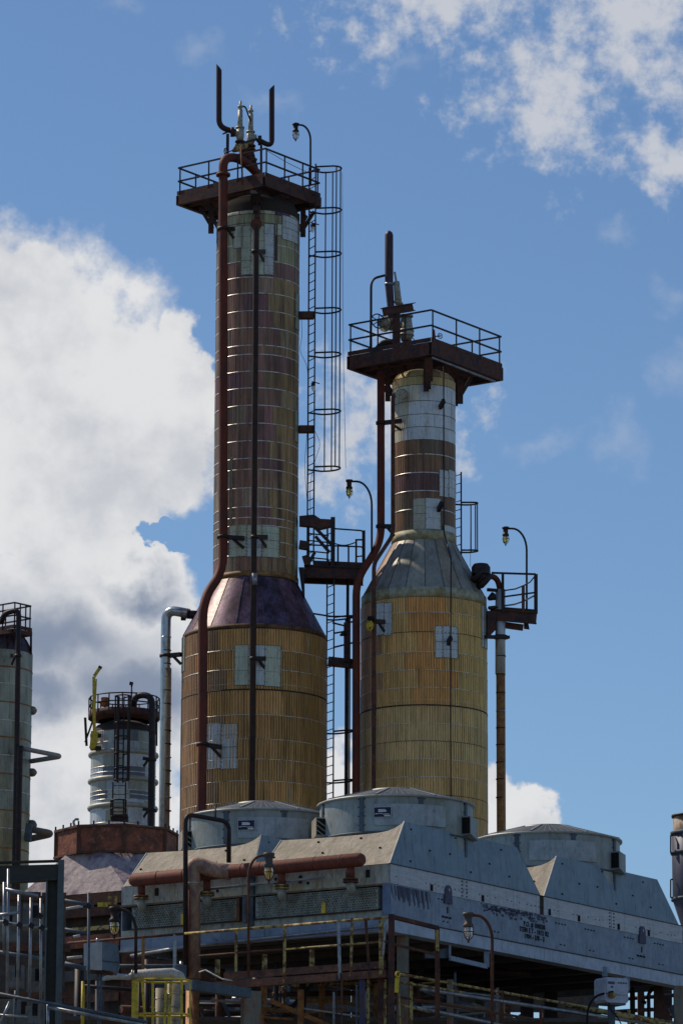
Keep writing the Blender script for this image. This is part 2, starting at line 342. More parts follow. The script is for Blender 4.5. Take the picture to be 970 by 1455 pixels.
# ---- tall column
Y1 = 140.0; SC = 6302/Y1; c1 = at(361,1000,Y1); X1 = c1.x; ru = 62.5/SC; rl = 105.3/SC
t1 = thing('refinery_column', 'tallest column, slim rusty brown shaft flaring through a purple cone to a ribbed golden lower drum', 'column', (X1,Y1,0))
zs = zf(361,907,Y1); zc = zf(361,833,Y1); ztop = zf(361,305,Y1)
part('shell', MB().lathe((X1,Y1,0), [(rl-.03,0),(rl-.05,zs-.35),(ru-.05,zc-.35),(ru-.03,ztop),(ru*.9,ztop+.25),(ru*.55,ztop+.5),(0.01,ztop+.58)], 48), M_shell, t1)
ups = [303,316,328,346,370,393,416,441,465,490,503,527,551,575.5,601,626,651,666.5,693,720,735,746,768,788,811]
zz = [zf(361,y,Y1-ru) for y in ups]
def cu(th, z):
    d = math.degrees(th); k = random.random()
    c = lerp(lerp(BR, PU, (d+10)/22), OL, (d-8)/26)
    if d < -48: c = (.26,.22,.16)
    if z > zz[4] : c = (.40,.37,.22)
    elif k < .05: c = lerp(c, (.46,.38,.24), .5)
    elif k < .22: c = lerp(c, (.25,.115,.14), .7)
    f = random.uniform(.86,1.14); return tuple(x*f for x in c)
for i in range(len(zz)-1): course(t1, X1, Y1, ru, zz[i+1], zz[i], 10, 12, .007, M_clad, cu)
for i, z in enumerate(zz[3:-1]): band(t1, X1, Y1, ru+.004, z)
for z in zz[:3]: band(t1, X1, Y1, ru+.004, z, .016, M_shell)
# crown cladding, gores
for k in range(14):
    a = 2*PI/14; ztp = zz[0]
    o = part('dome_sheet', MB().lathe((X1,Y1,ztp), [(ru+.008,0),(ru*.99,.10),(ru*.93,.24),(ru*.78,.38),(ru*.5,.5),(.3,.56)], 4, k*a+.01, (k+1)*a-.01), M_clad, t1, col=(.12,.08,.12) if k == 1 else (.62,.57,.38))
band(t1, X1, Y1, ru+.03, (zz[-1]+zf(361,818,Y1-ru))/2, .17, mat('tan_ring', (.33,.19,.07), .6, var=.3, col2=(.2,.1,.04)), 'collar')
zcf = zf(361,819,Y1-ru); zsf = zf(361,886,Y1-rl)
for k in range(16):
    a = 2*PI/16; c = random.choice([(.17,.105,.17),(.145,.10,.17),(.19,.13,.17),(.20,.11,.12)])
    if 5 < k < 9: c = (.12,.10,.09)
    mb = MB().lathe((X1,Y1,0), [(rl+.015,zsf),(ru+.03,zcf)], 4, k*a+.006+.15, (k+1)*a-.006+.15)
    part('cone_sheet', mb, M_cone, t1, col=c)
    aa = k*a+.15
    e = lambda r, z: V((X1+r*math.sin(aa), Y1-r*math.cos(aa), z))
    part('cone_seam', MB().bar(e(rl+.02,zsf), e(ru+.035,zcf), .02, .02), M_cone, t1, col=(.3,.25,.22))
band(t1, X1, Y1, rl+.02, (zsf+zf(361,893,Y1-rl))/2, .16, mat('rust_collar', (.16,.085,.04), .6, var=.35, col2=(.08,.04,.02)), 'collar')
lows = [893,923.5,951,981,1016,1050.5,1079,1110,1141,1172]
zl = [zf(361,y,Y1-rl) for y in lows]
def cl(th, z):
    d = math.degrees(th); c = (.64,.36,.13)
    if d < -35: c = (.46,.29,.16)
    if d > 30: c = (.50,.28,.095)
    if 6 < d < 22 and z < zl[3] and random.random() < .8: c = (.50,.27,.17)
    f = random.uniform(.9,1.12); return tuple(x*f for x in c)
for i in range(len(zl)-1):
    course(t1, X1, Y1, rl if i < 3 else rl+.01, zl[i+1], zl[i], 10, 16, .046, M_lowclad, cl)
for z in zl[1:-1]: band(t1, X1, Y1, rl+.046, z, .018)
band(t1, X1, Y1, rl+.05, zl[3]+.02, .05, M_shell)
band(t1, X1, Y1, rl+.024, zl[3]+.22, .018)
part('skirt', MB().lathe((X1,Y1,0), [(rl,0),(rl,zl[-1])], 64), M_lowclad, t1, col=(.19,.12,.05))
PW, PG, PB = (.56,.54,.38), (.54,.57,.45), (.56,.60,.62)
for a in [(326,340,321,352,PG),(338,352,321,370,PG),(352,372,321,390,PG),(338,352,370,390,PG),(372,386,318,365,PB),(372,386,365,390,PB),(388,398,318,334,PG),(398,421,309,326,PB),(398,421,326,343,PB),(418,423.2,417,468,(.35,.36,.27)),(418,423.2,583,628,(.35,.36,.27)),(418,423.2,737,820,(.36,.37,.28)),
          (324,350,746,766,PW),(324,350,766,791,PG),(350,372,746,766,PW),(350,372,766,791,PB),(372,397,748,768,PG),(372,397,768,792,PG),(324.5,328,651,746,(.24,.21,.15)),(386.5,391,318,370,(.06,.04,.05))]:
    patch(t1, X1, Y1, ru, ru*SC, *a[:4], 361.5, a[4], ribs=3)
for a in [(335,356,917,974,PG),(356,378,917,974,PB),(378,400,918,976,PG),(295,317,1029,1062,PB),(317,340,1029,1062,PB),(295,317,1062,1093,PB),(317,340,1062,1093,PB),(256.5,261.5,905,955,(.33,.33,.25))]:
    patch(t1, X1, Y1, rl, rl*SC, *a[:4], 361, a[4], .008, 5)

# ---- shorter column
c2 = at(602,1000,Y1); X2 = c2.x; ru2 = 47/SC; rl2 = 91.7/SC
t2 = thing('refinery_column', 'shorter column with white patched top, grey cone and ribbed yellow-gold lower drum', 'column', (X2,Y1,0))
zs2, zc2, zt2 = zf(602,849,Y1), zf(602,770,Y1), zf(602,548,Y1)
part('shell', MB().lathe((X2,Y1,0), [(rl2-.03,0),(rl2-.05,zs2-.35),(ru2-.05,zc2-.45),(ru2-.03,zt2),(ru2*.9,zt2+.2),(ru2*.5,zt2+.42),(.01,zt2+.5)], 48), M_shell, t2)
ups2 = [534,546,569,588,606,624,645,671,697,723,752]
z2 = [zf(604,y,Y1-ru2) for y in ups2]
def cu2(th, z):
    d = math.degrees(th)
    if z > z2[1]: c = (.58,.44,.20)
    elif z > z2[5]: c = (.66,.62,.50) if d < -25 else (.62,.66,.70)
    else:
        c = (.25,.14,.075) if random.random() < .7 else (.20,.145,.095)
        if z2[8] < z < z2[7]: c = (.18,.095,.09)
    f = random.uniform(.9,1.1); return tuple(x*f for x in c)
M_whclad = mat('white_top_cladding', None, .5, .15, (.34,.31,.22), .34, 3, (1,1,.2), .2, .18, .1, 9, (.22,.17,.10), .28, 5, objcol=True)
for i in range(len(z2)-1): course(t2, X2, Y1, ru2, z2[i+1], z2[i], 8, 9, .006, M_whclad if i < 5 else M_clad, cu2)
for z in z2[6:-1]: band(t2, X2, Y1, ru2+.004, z)
for z in z2[:5]: band(t2, X2, Y1, ru2+.004, z, .014, M_shell)
for k in range(12):
    a = 2*PI/12
    part('dome_sheet', MB().lathe((X2,Y1,z2[0]), [(ru2+.006,0),(ru2*.97,.10),(ru2*.88,.22),(ru2*.6,.36),(.2,.44)], 4, k*a+.01, (k+1)*a-.01), M_whclad, t2, col=(.62,.45,.20) if k % 3 else (.48,.30,.14))
zb2 = zf(604,766,Y1-ru2); band(t2, X2, Y1, ru2+.02, (z2[-1]+zb2)/2, abs(z2[-1]-zb2)-.01, mat('pale_collar', (.42,.42,.32), .6, var=.25, col2=(.3,.25,.12), col3=(.14,.10,.05)), 'collar')
zk0, zk1 = zf(602,833,Y1-rl2), zb2
for k in range(20):
    a = 2*PI/20; c = random.choice([(.36,.35,.29),(.31,.30,.27),(.34,.29,.22),(.29,.26,.21)])
    if k in (15,16,14): c = (.32,.20,.13)
    if k in (4,5): c = (.28,.16,.09)
    part('cone_sheet', MB().lathe((X2,Y1,0), [(rl2+.012,zk0),(ru2+.03,zk1)], 4, k*a+.006, (k+1)*a-.006), M_greytower, t2, col=c)
    e = lambda r, z: V((X2+r*math.sin(k*a), Y1-r*math.cos(k*a), z))
    part('cone_seam', MB().bar(e(rl2+.015,zk0), e(ru2+.033,zk1), .018, .018), M_greytower, t2, col=(.10,.10,.10))
lows2 = [848,870,898,926.6,952,977,1003,1028,1053,1079,1104,1130,1157,1185]
zl2 = [zf(602,y,Y1-rl2) for y in lows2]
band(t2, X2, Y1, rl2+.02, (zk0+zl2[0])/2, zk0-zl2[0]-.01, MATS['pale_collar'], 'collar')
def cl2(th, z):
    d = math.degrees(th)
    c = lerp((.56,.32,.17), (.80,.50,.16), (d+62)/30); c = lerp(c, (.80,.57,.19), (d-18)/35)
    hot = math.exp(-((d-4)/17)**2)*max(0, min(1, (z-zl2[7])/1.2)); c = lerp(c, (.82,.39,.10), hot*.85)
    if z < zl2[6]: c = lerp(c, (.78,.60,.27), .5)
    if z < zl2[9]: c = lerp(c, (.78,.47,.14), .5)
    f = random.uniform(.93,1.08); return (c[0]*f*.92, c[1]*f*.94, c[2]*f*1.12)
M_gold = mat('golden_ribbed_cladding', None, .5, 0, (.50,.22,.05), .30, 3.2, (1,1,.13), .14, .34, .1, 9, (.74,.60,.28), .30, 5.5, objcol=True, streak=.16)
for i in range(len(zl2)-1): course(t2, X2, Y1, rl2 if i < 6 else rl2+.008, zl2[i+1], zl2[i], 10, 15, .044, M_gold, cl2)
for z in zl2[1:-1]: band(t2, X2, Y1, rl2+.045, z, .016, None if random.random() < .75 else M_shell)
band(t2, X2, Y1, rl2+.048, zl2[6]+.02, .045, M_shell); band(t2, X2, Y1, rl2+.022, zl2[6]+.2, .016)
part('skirt', MB().lathe((X2,Y1,0), [(rl2,0),(rl2,zl2[-1])], 64), M_gold, t2, col=(.3,.2,.06))
for a in [(626,640,668,706,PB),(640,650.5,669,708,PB),(588,606,708,730,(.46,.45,.36)),(588,606,730,752,(.46,.45,.36)),(606,628,708,752,PB),(632,650.5,748,769,PB)]:
    patch(t2, X2, Y1, ru2, ru2*SC, *a[:4], 604.5, a[4], ribs=3)
for a in [(533,544,857,903,PB),(544,555,857,903,PB),(616,627,890,912,PB),(627,638,890,912,PB),(638,649,891,912,PB),(616,627,912,935,PB),(627,638,912,935,PB),(638,649,912,936,PB),(684,688,861,920,PB),(688.5,692.6,864,922,PB)]:
    patch(t2, X2, Y1, rl2, rl2*SC, *a[:4], 602, a[4], .006, 2)

# ------------------------------------------------------------------ pipes and brackets
def pipething(name, label, cat, pts, r, mt, rad=.5, n=12, flanges=(), group=None, clamps=(), tow=None, pname='pipe_run'):
    p = path(pts, rad) if len(pts) > 2 else [V(q) for q in pts]
    o = thing(name, label, cat, pts[-1], group)
    part(pname, MB().tube(p, r, n), mt, o)
    for c, ax in flanges: part('flange', flange(MB(), c, ax, r*1.55, .09), mt, o)
    for c in clamps:                                         # c: pixel row; bracket from pipe towards the tower axis
        a, b = V(c[0]), V(c[1]); mb = MB().bar(a, b, .12, .14); mb.tube([a-Z*.05, a+Z*.05], r*1.35, 12)
        part('bracket', mb, M_dark, o)
        part('brace', MB().bar(a+(b-a)*.45-Z*.02, b-Z*.32, .05, .09), M_dark, o)
    return o
fu, fl = Y1-ru-.45, Y1-rl-.42
pts = [at(380,262,Y1-.3), at(352,232,Y1-.9), at(332,222,Y1-1.4), at(317,226,fu), at(317,812,fu), at(288,850,fl), at(288,1000,fl), V((at(288,1000,fl).x, fl, 0))]
pipething('riser_pipe', 'thick red-brown pipe running down the front left of the tallest column', 'pipe', pts, 6.9/SC, M_red, .75, 14,
    flanges=[(at(317,248,fu), Z)], clamps=[(at(317,325,fu), at(332,325,Y1-ru)), (at(317,763,fu), at(346,765,Y1-ru)), (at(288,1058,fl), at(314,1062,Y1-rl))])
pts = [at(364,322,Y1-ru+.1), at(364,318,fl), V((at(360,1000,fl).x, fl, 0))]
M_bpipe = mat('black_brown_pipe', (.050,.026,.020), .7, 0, (.028,.018,.018), .5, 4, var=.35)
o = pipething('riser_pipe', 'thin dark brown pipe with a round cap down the middle of the tallest column', 'pipe', pts, 4.3/SC, M_bpipe, .22, 12,
    flanges=[(at(364,321,Y1-ru-.2), (0,1,0))], clamps=[(at(362.5,357,fl), at(375,357,Y1-ru)), (at(361.5,763,fl), at(378,763,Y1-ru)), (at(360,936,fl), at(376,936,Y1-rl))])
part('sleeve', MB().tube([at(361,815,fl), at(361,832,fl)], 4.8/SC, 12), M_tube, o)
part('pipe_cap', MB().tube([at(364,318,fl-.12), at(364,318,fl+.3)], 8.6/SC, 18), M_rust, o)
# insulated riser left
pts = [at(268,872,Y1-.3), at(236,866,Y1), V((at(236,1000,Y1).x, Y1, 0))]
o = pipething('insulated_pipe', 'silver clad pipe with a swan-neck elbow left of the tallest column', 'pipe', pts, 7.3/SC, M_insul, .62, 16, clamps=[(at(236,932,Y1), at(257,930,Y1-.4))])
part('flange', MB().tube([at(257,873,Y1-.1), at(264,873,Y1-.1)], 9.5/SC, 16), M_dark, o)
part('nozzle', MB().tube([at(263,873,Y1-.1), at(281,874,Y1-.4)], 6.5/SC, 14), M_dark, o)
for k in range(14):
    y = 905+k*19; part('jacket_seam', MB().tube([at(236,y,Y1), at(236,y+1.3,Y1)], 7.7/SC, 16), M_shell if k % 3 else M_insul, o)
part('lower_jacket', MB().tube([at(236.5,950,Y1), V((at(236,1000,Y1).x, Y1, 5))], 7.5/SC, 16), mat('tan_jacket', (.27,.235,.18), .45, .3, (.17,.10,.06), .4, 3, (1,1,.3), var=.3), o)
# pipe strip of rust at right side handled by weathering

# short column pipes
fb = Y1-.6
pts = [at(541,527,fb), at(541,770,fb), at(506,826,fb-.6), at(506,1000,fb-.6), V((at(506,1000,fb-.6).x, fb-.6, 0))]
pipething('riser_pipe', 'thick dark downpipe left of the shorter column that jogs outward at its cone', 'pipe', pts, 5.7/SC, M_red, .5, 14,
    clamps=[(at(541,601,fb), at(570,598,Y1-ru2+.2)), (at(541,748,fb), at(560,748,Y1-.8))])
f2 = Y1-1.75
pts = [at(571,560,Y1-.95), at(558,560,Y1-1.15), at(558,760,Y1-1.15), at(531,801,Y1-rl2-.25), at(531,1000,Y1-rl2-.25), V((at(531,1000,Y1-rl2-.25).x, Y1-rl2-.25, 0))]
o = pipething('riser_pipe', 'slimmer brown pipe hugging the left front of the shorter column', 'pipe', pts, 3.1/SC, M_rust, .25, 12, clamps=[(at(531,883,Y1-rl2-.25), at(546,884,Y1-rl2))])
part('flange', MB().tube([at(572,560,Y1-1.0), at(568,560,Y1-1.25)], 8/SC, 14), M_valve, o)
# yellow chain wheel hanging on it
o = thing('chain_wheel', 'small black fitting with yellow chain hanging on the slim pipe of the shorter column', 'chain', at(527,893,Y1-rl2-.5))
part('wheel', MB().tube([at(524,879,Y1-rl2-.55), at(530,879,Y1-rl2-.4)], 3.6/SC, 12), M_blk, o)
cp = [at(522+3.5*math.sin(i*1.3)*.4+(i % 7)*1.2, 884+abs(((i*1.9) % 16)-8)*1.1, Y1-rl2-.52) for i in range(16)]
part('chain', MB().tube(cp, .035, 5), M_yel, o)
part('chain_loop', MB().tube([at(525+4*math.cos(k*PI/5), 889+7*math.sin(k*PI/5), Y1-rl2-.5) for k in range(10)], .03, 5, closed=True), M_yel, o)
# conduit
pts = [at(630,520,Y1-1.25), at(630.5,757,Y1-1.25), at(640.5,792,Y1-rl2-.15), at(640,1000,Y1-rl2-.15), V((at(640,1000,Y1-rl2-.15).x, Y1-rl2-.15, 6))]
o = pipething('conduit', 'thin black conduit running down the front of the shorter column past three small brackets', 'conduit', pts, .022, M_dark, .1, 6)
for x, y, q in ((627,574,1.2),(624,720,1.2),(637,911,rl2+.1)):
    part('bracket', MB().bar(at(x+3.5,y-5,Y1-q-.05), at(x-2,y+5,Y1-q+.25), .10, .16), M_dark, o)
# right hand white / orange pipe
pts = [at(676,822,Y1-.6), at(700,826,Y1-.4), at(711,842,Y1-.35)]
xw = at(711,1000,Y1-.35).x
o = thing('insulated_pipe', 'white clad pipe turning rusty orange lower down, right of the shorter column', 'pipe', (xw,Y1-.35,0))
part('jacket', MB().tube([at(710.5,838,Y1-.35), at(710.5,958,Y1-.35)], 7.5/SC, 16), mat('white_pipe_jacket', (.45,.47,.50), .4, .3, (.32,.30,.24), .36, 5, (1,1,.3), var=.15), o)
part('lower_jacket', MB().tube([at(711,958,Y1-.35), V((xw,Y1-.35,0))], 6.7/SC, 16), M_insrust, o)
for y in (868,908,932,958,984,1010,1034,1058,1083,1107,1133): part('jacket_seam', MB().tube([at(711,y,Y1-.35), at(711,y+1.4,Y1-.35)], 7.8/SC if y < 958 else 7.1/SC, 16), M_shell if y != 1010 else M_insul, o)
part('elbow', MB().tube(path([at(684,818,Y1-.8), at(706,820,Y1-.4), at(711,842,Y1-.35)], .3), 4.3/SC, 12), M_red, o)
mb = MB().tube([at(676,814,Y1-.9), at(692,828,Y1-.8)], .26, 16); flange(mb, at(678,816,Y1-.9), at(692,828,Y1-.8)-at(676,814,Y1-.9), .34, .14); flange(mb, at(688,826,Y1-.82), at(692,830,Y1-.8)-at(676,814,Y1-.9), .33, .16)
part('nozzle', mb, M_dark, o); part('nozzle_hood', MB().lathe(at(683,806,Y1-.85), [(.31,-.25),(.31,0),(.24,.1),(.05,.14)], 16), M_dark, o)
mb = MB().bar(at(690,905,Y1-.8), at(722,906,Y1-.4), .2, .10); mb.tube([at(711,903,Y1-.35), at(711,908,Y1-.35)], .22, 16); part('bracket', mb, M_dark, o)

# ------------------------------------------------------------------ square top platforms
def platform(name, label, corner, a, b, yaw, th, px, rail=1.07, nA=3, nB=3, legs=True, ctr=None, rr=None):
    A = V((math.sin(yaw),math.cos(yaw),0)); B = V((-math.cos(yaw),math.sin(yaw),0)); c = V(corner)
    o = thing(name, label, 'platform', c+A*a/2+B*b/2-Z*th)
    q = lambda s, t, z: c+A*s+B*t+Z*z
    for (p0, p1, ins) in ((q(0,0,-th/2),q(a,0,-th/2),B),(q(a,.1,-th/2),q(a,b,-th/2),-A),(q(a-.1,b,-th/2),q(0,b,-th/2),-B),(q(0,b-.1,-th/2),q(0,.1,-th/2),A)):
        mb = MB().bar(p0, p1, .03, th); mb.bar(p0+ins*.07+Z*(th/2-.01), p1+ins*.07+Z*(th/2-.01), .12, .02); mb.bar(p0+ins*.07-Z*(th/2-.01), p1+ins*.07-Z*(th/2-.01), .12, .02)
        part('fascia', mb, M_rustplat, o)
    for k in range(4):
        s = a*(k+.8)/4.8; part('joist', MB().bar(q(s,.14,-th*.55), q(s,b-.14,-th*.55), .07, th*.7), M_rustplat, o)
    gm = MB()
    for k in range(int(b/.055)):
        t = .1+k*.055
        if t < b-.08: gm.bar(q(.08,t,-.02), q(a-.08,t,-.02), .012, .03)
    part('grating', gm, M_dark, o, kind='stuff')
    part('toe_plate', MB().bar(q(.03,.03,.09), q(a,.03,.09), .012, .14), M_rustplat, o); part('toe_plate', MB().bar(q(.03,.05,.09), q(.03,b,.09), .012, .14), M_rustplat, o)
    cs = [q(.04,.04,0), q(a-.04,.04,0), q(a-.04,b-.04,0), q(.04,b-.04,0)]
    for i in range(4):
        p0, p1 = cs[i], cs[(i+1) % 4]
        for h, nm in ((rail,'top_rail'),(rail*.52,'mid_rail')): part(nm, MB().bar(p0+Z*h, p1+Z*h, .05, .05), M_dark, o)
        n = nA if i % 2 == 0 else nB
        for k in range(n): part('post', MB().bar(p0+(p1-p0)*((k+.06)/n)-Z*.1, p0+(p1-p0)*((k+.06)/n)+Z*(rail-.02), .05, .05), M_dark, o)
    if ctr:                                                  # gusset brackets down to the column
        cx, cy, r = ctr
        for ang in (PI/2+.35, -PI/2-.1, 0.0, 2.2, -2.2):
            d = V((math.sin(ang), -math.cos(ang), 0)); b0 = V((cx,cy,c.z-th))+d*r; b1 = V((cx,cy,c.z-th))+d*(r+.55)
            part('bracket', MB().bar(b0+d*.16-Z*.05, b0+d*.16-Z*.95, .18, .16), M_rustplat, o)
            part('brace', MB().bar(b0+d*.1-Z*.8, b1-Z*.03, .07, .12), M_dark, o)
    return o, q
p1, q1 = platform('access_platform', 'square rusty railed platform on top of the tallest column', at(377,250,Y1-2.2), 3.05, 3.8, math.radians(37), .33, None, .98, ctr=(X1,Y1,ru+.05))
part('hanger_post', MB().bar(at(363,272,Y1-2.0), at(363,290,Y1-1.6), .34, .2), M_dark, p1)
part('spout', MB().tube([at(363,290,Y1-1.7), at(363,303,Y1-1.65)], .08, 8), M_dark, p1)
mb = MB()
for x0, y0, x1, y1_ in ((290,305,300,330),(285,300,275,312)): pass
p2, q2 = platform('access_platform', 'square dark rusty railed platform on top of the shorter column', at(613,485,Y1-2.4), 4.25, 3.4, math.radians(35.5), .44, None, 1.09, nA=3, nB=3, ctr=(at(604,540,Y1).x,Y1,ru2+.05))
part('hanger_post', MB().bar(at(609,507,Y1-2.1), at(609,540,Y1-1.6), .26, .2), M_rustplat, p2)
part('spout', MB().tube([at(609,538,Y1-1.5), at(609,553,Y1-1.4)], .07, 8), M_dark, p2)
pipething('drain_pipe', 'pale thin pipe slung diagonally under the shorter column platform', 'pipe', [at(614,508,Y1-2.3), at(703,542,Y1-.3)], .035, M_tube)
# things standing on the shorter column's platform
o = thing('vent_stack', 'fat blunt-topped vent pipe standing on the shorter column', 'vent pipe', at(553,440,Y1))
part('pipe_run', MB().tube([at(556,462,Y1), at(555,437,Y1), at(552.5,405,Y1), at(552.5,334,Y1), at(552.5,330,Y1), at(552.5,327.5,Y1)], 6.3/SC, 14, rr=[5.2/SC,5.4/SC,6.3/SC,6.3/SC,5/SC,1.5/SC]), mat('blue_brown_vent', (.055,.045,.075), .5, .1, (.06,.03,.03), .5, 3, var=.3), o)
part('clamp', MB().tube([at(552.5,402,Y1), at(552.5,405,Y1)], 6.8/SC, 14), M_tube, o)
o = thing('relief_valve', 'grey relief valve bonnet clamped against the fat vent pipe', 'valve', at(564,432,Y1+.1))
part('body', MB().tube([at(566,432,Y1), at(564,412,Y1), at(563,400,Y1)], .1, 10, rr=[.12,.11,.10]), M_valve, o)
part('bonnet', MB().tube([at(563,401,Y1), at(560.5,386,Y1)], .035, 8), M_valve, o); part('flange', flange(MB(), at(566,430,Y1), (.3,0,1), .16, .06), M_valve, o)
o = thing('pipe_support', 'rusty T-shaped support of post and cross beam holding the vent pipe', 'support', at(563,490,Y1-.6))
part('post', MB().bar(at(563,494,Y1-.6), at(563,444,Y1-.6), .26, .22), M_rustplat, o)
mb = MB().bar(at(544,443,Y1-1.1), at(586,436,Y1-.1), .05, .26)
a_, b_ = at(543,443,Y1-1.1), at(587,436,Y1-.1); mb.bar(a_+Z*.13, b_+Z*.13, .2, .03); mb.bar(a_-Z*.13, b_-Z*.13, .2, .03); part('cross_beam', mb, M_rustplat, o)
def wheel(name_parent, c, n, r, spokes=5, mt=None, tr=.02):
    n = V(n).normalized(); x = n.orthogonal().normalized(); y = n.cross(x); mb = MB().tube([c+(x*math.cos(2*PI*k/20)+y*math.sin(2*PI*k/20))*r for k in range(20)], tr, 6, closed=True)
    for k in range(spokes): mb.tube([c, c+(x*math.cos(2*PI*k/spokes)+y*math.sin(2*PI*k/spokes))*r], tr*.8, 5)
    return mb
o = thing('gate_valve', 'silver gate valve with spoked handwheel on the shorter column', 'valve', at(547,458,Y1-.4))
part('handwheel', wheel(None, at(537,456,Y1-.7), V((.45,-.9,.1)), .25, 5, tr=.022), M_bluest, o)
part('stem', MB().tube([at(537,456,Y1-.7), at(548,460,Y1-.4)], .025, 6), M_tube, o)
mb = MB().tube([at(541,458,Y1-.6), at(556,460,Y1-.2)], .19, 12, rr=[.15,.24]); flange(mb, at(547,460,Y1-.4), (1,.9,0), .27, .07); part('body', mb, M_valve, o)
o = thing('relief_valve', 'squat silver valve with bolted cap right of the T-shaped support', 'valve', at(577,485,Y1-.2))
part('body', MB().tube([at(577,484,Y1-.2), at(577,474,Y1-.2), at(577,466,Y1-.2), at(577,452,Y1-.2)], .2, 14, rr=[.17,.24,.22,.18]), M_valve, o)
for y, r in ((449,.23),(470,.26),(476,.26)): part('flange', flange(MB(), at(577,y,Y1-.2), Z, r, .06), M_valve, o)
part('inlet', MB().tube([at(577,484,Y1-.2), at(577,497,Y1-.2)], .16, 10), M_rust, o)
part('tubing', MB().tube(path([at(584,478,Y1-.4), at(590,484,Y1-.5), at(586,490,Y1-.5), at(578,487,Y1-.4)], .1), .015, 5), M_dark, o)
o = pipething('elbow_pipe', 'dark swan-neck elbow lying on the left of the shorter column platform', 'pipe', [at(534,502,Y1-.5), at(542,488,Y1-.4), at(556,487,Y1-.4), at(563,487,Y1-.5)], .13, M_dark, .3)
pipething('bent_conduit', 'thin black pipe bent over like a crook beside the fat vent pipe', 'pipe', [at(546,391,Y1), at(527,396,Y1-.4), at(527,430,Y1-.4), at(526.5,502,Y1-.4)], .042, M_dark, .5, 8)
o = thing('hose_valve', 'small red hose valve at the near corner of the shorter column platform', 'valve', at(617,484,Y1-2.0))
part('body', MB().tube([at(617,486,Y1-2.0), at(616.5,478,Y1-2.0), at(616,468,Y1-2.0)], .04, 8, rr=[.06,.05,.03]), mat('red_valve_paint', (.25,.03,.03), .5), o)
part('handle', wheel(None, at(625,477,Y1-1.9), V((.6,-.8,0)), .09, 4, tr=.012), M_dark, o); part('stem', MB().tube([at(617,478,Y1-2.0), at(625,477,Y1-1.9)], .02, 6), M_dark, o)
# ---- on the tallest column
def slantpipe(o, pts, r, mt, cutdir):
    p = path(pts, .45); mb = MB().tube(p, r, 12, caps=False)
    for i in range(12):
        v = mb.v[-12+i]; d = v-p[-1]; mb.v[-12+i] = v+Z*(d.x*cutdir*1.0)
    part('pipe_run', mb, mt, o)
M_vent = mat('vent_brown', (.05,.022,.022), .6, 0, (.03,.02,.03), .5, 4, var=.35)
o = thing('vent_pipe', 'taller left vent pipe with slanted mouth above the tallest column', 'vent pipe', at(330,188,Y1-.3))
slantpipe(o, [at(334,187,Y1-.3), at(311,180,Y1-.5), at(311,95,Y1-.5)], 4.3/SC, M_vent, -1.2)
part('flange', flange(MB(), at(330,187,Y1-.35), (1,0,0), .17, .12), M_vent, o); part('support_post', MB().bar(at(323.5,190,Y1-.5), at(323,226,Y1-.5), .1, .1), M_dark, o)
part('drip_spout', MB().tube([at(323,187,Y1-.5), at(316,190,Y1-.5)], .03, 6), M_dark, o)
o = thing('vent_pipe', 'shorter right vent pipe with slanted mouth above the tallest column', 'vent pipe', at(368,200,Y1-.2))
slantpipe(o, [at(366,198,Y1-.2), at(386,208,Y1-.2), at(386,124,Y1-.2)], 4.1/SC, M_vent, 1.0)
part('flange', flange(MB(), at(369,199,Y1-.2), (1,0,0), .17, .12), M_vent, o); part('support_post', MB().bar(at(371,206,Y1-.3), at(371,252,Y1-.3), .08, .08), M_dark, o)
for nm, x, y0, Yq in (('left and taller of the two silver relief valves between the vent pipes',341,0,Y1-.3),('right and lower of the two silver relief valves between the vent pipes',356,6,Y1-.2)):
    o = thing('relief_valve', nm, 'valve', at(x,208+y0,Yq))
    part('spring_housing', MB().tube([at(x,181+y0,Yq), at(x+.3,156+y0,Yq)], 3.6/SC, 12, rr=[4.0/SC,3.6/SC]), M_valve, o)
    part('cap', MB().tube([at(x+.3,156+y0,Yq), at(x+.4,150+y0,Yq), at(x+.5,143+y0,Yq)], .05, 8, rr=[.07,.045,.04]), M_valve, o)
    part('cap_collar', flange(MB(), at(x+.3,151+y0,Yq), Z, .09, .05), M_valve, o)
    part('body', MB().tube([at(x,200+y0,Yq), at(x,194+y0,Yq), at(x,182+y0,Yq)], .13, 12, rr=[.10,.14,.13]), M_valve, o)
    for yy, r in ((181,.15),(201,.17),(206,.17)): part('flange', flange(MB(), at(x,yy+y0,Yq), Z, r, .05), M_valve if yy < 200 else M_rust, o)
    part('outlet', MB().tube([at(x,190+y0,Yq), at(x+(-8 if x < 350 else 9),189+y0,Yq)], .11, 10), M_valve, o)
    part('inlet', MB().tube([at(x,206+y0,Yq), at(x+4,222+y0,Yq), at(x+8,236+y0,Yq)], .09, 8), M_rust, o)
o = thing('gate_valve', 'rusty yellow-bodied valve with small handwheel under the relief valves', 'valve', at(345,215,Y1-.5))
part('body', MB().tube([at(331,214,Y1-.7), at(338,210,Y1-.6), at(350,205,Y1-.4)], .12, 10, rr=[.06,.13,.10]), M_yrust, o)
part('handwheel', wheel(None, at(321,216,Y1-.8), V((.9,-.4,.1)), .14, 4, tr=.018), M_dark, o); part('stem', MB().tube([at(321,216,Y1-.8), at(332,213,Y1-.7)], .02, 6), M_dark, o)
o = thing('gate_valve', 'dark rusty double-flanged valve right under the relief valves', 'valve', at(355,228,Y1-.3))
part('body', MB().tube([at(346,214,Y1-.4), at(352,220,Y1-.3), at(357,231,Y1-.3)], .15, 10, rr=[.13,.17,.12]), M_rust, o)
for x, y in ((349,215),(354,222),(358,229)): part('flange', flange(MB(), at(x,y,Y1-.32), (.5,0,-1), .19, .05), M_rust, o)
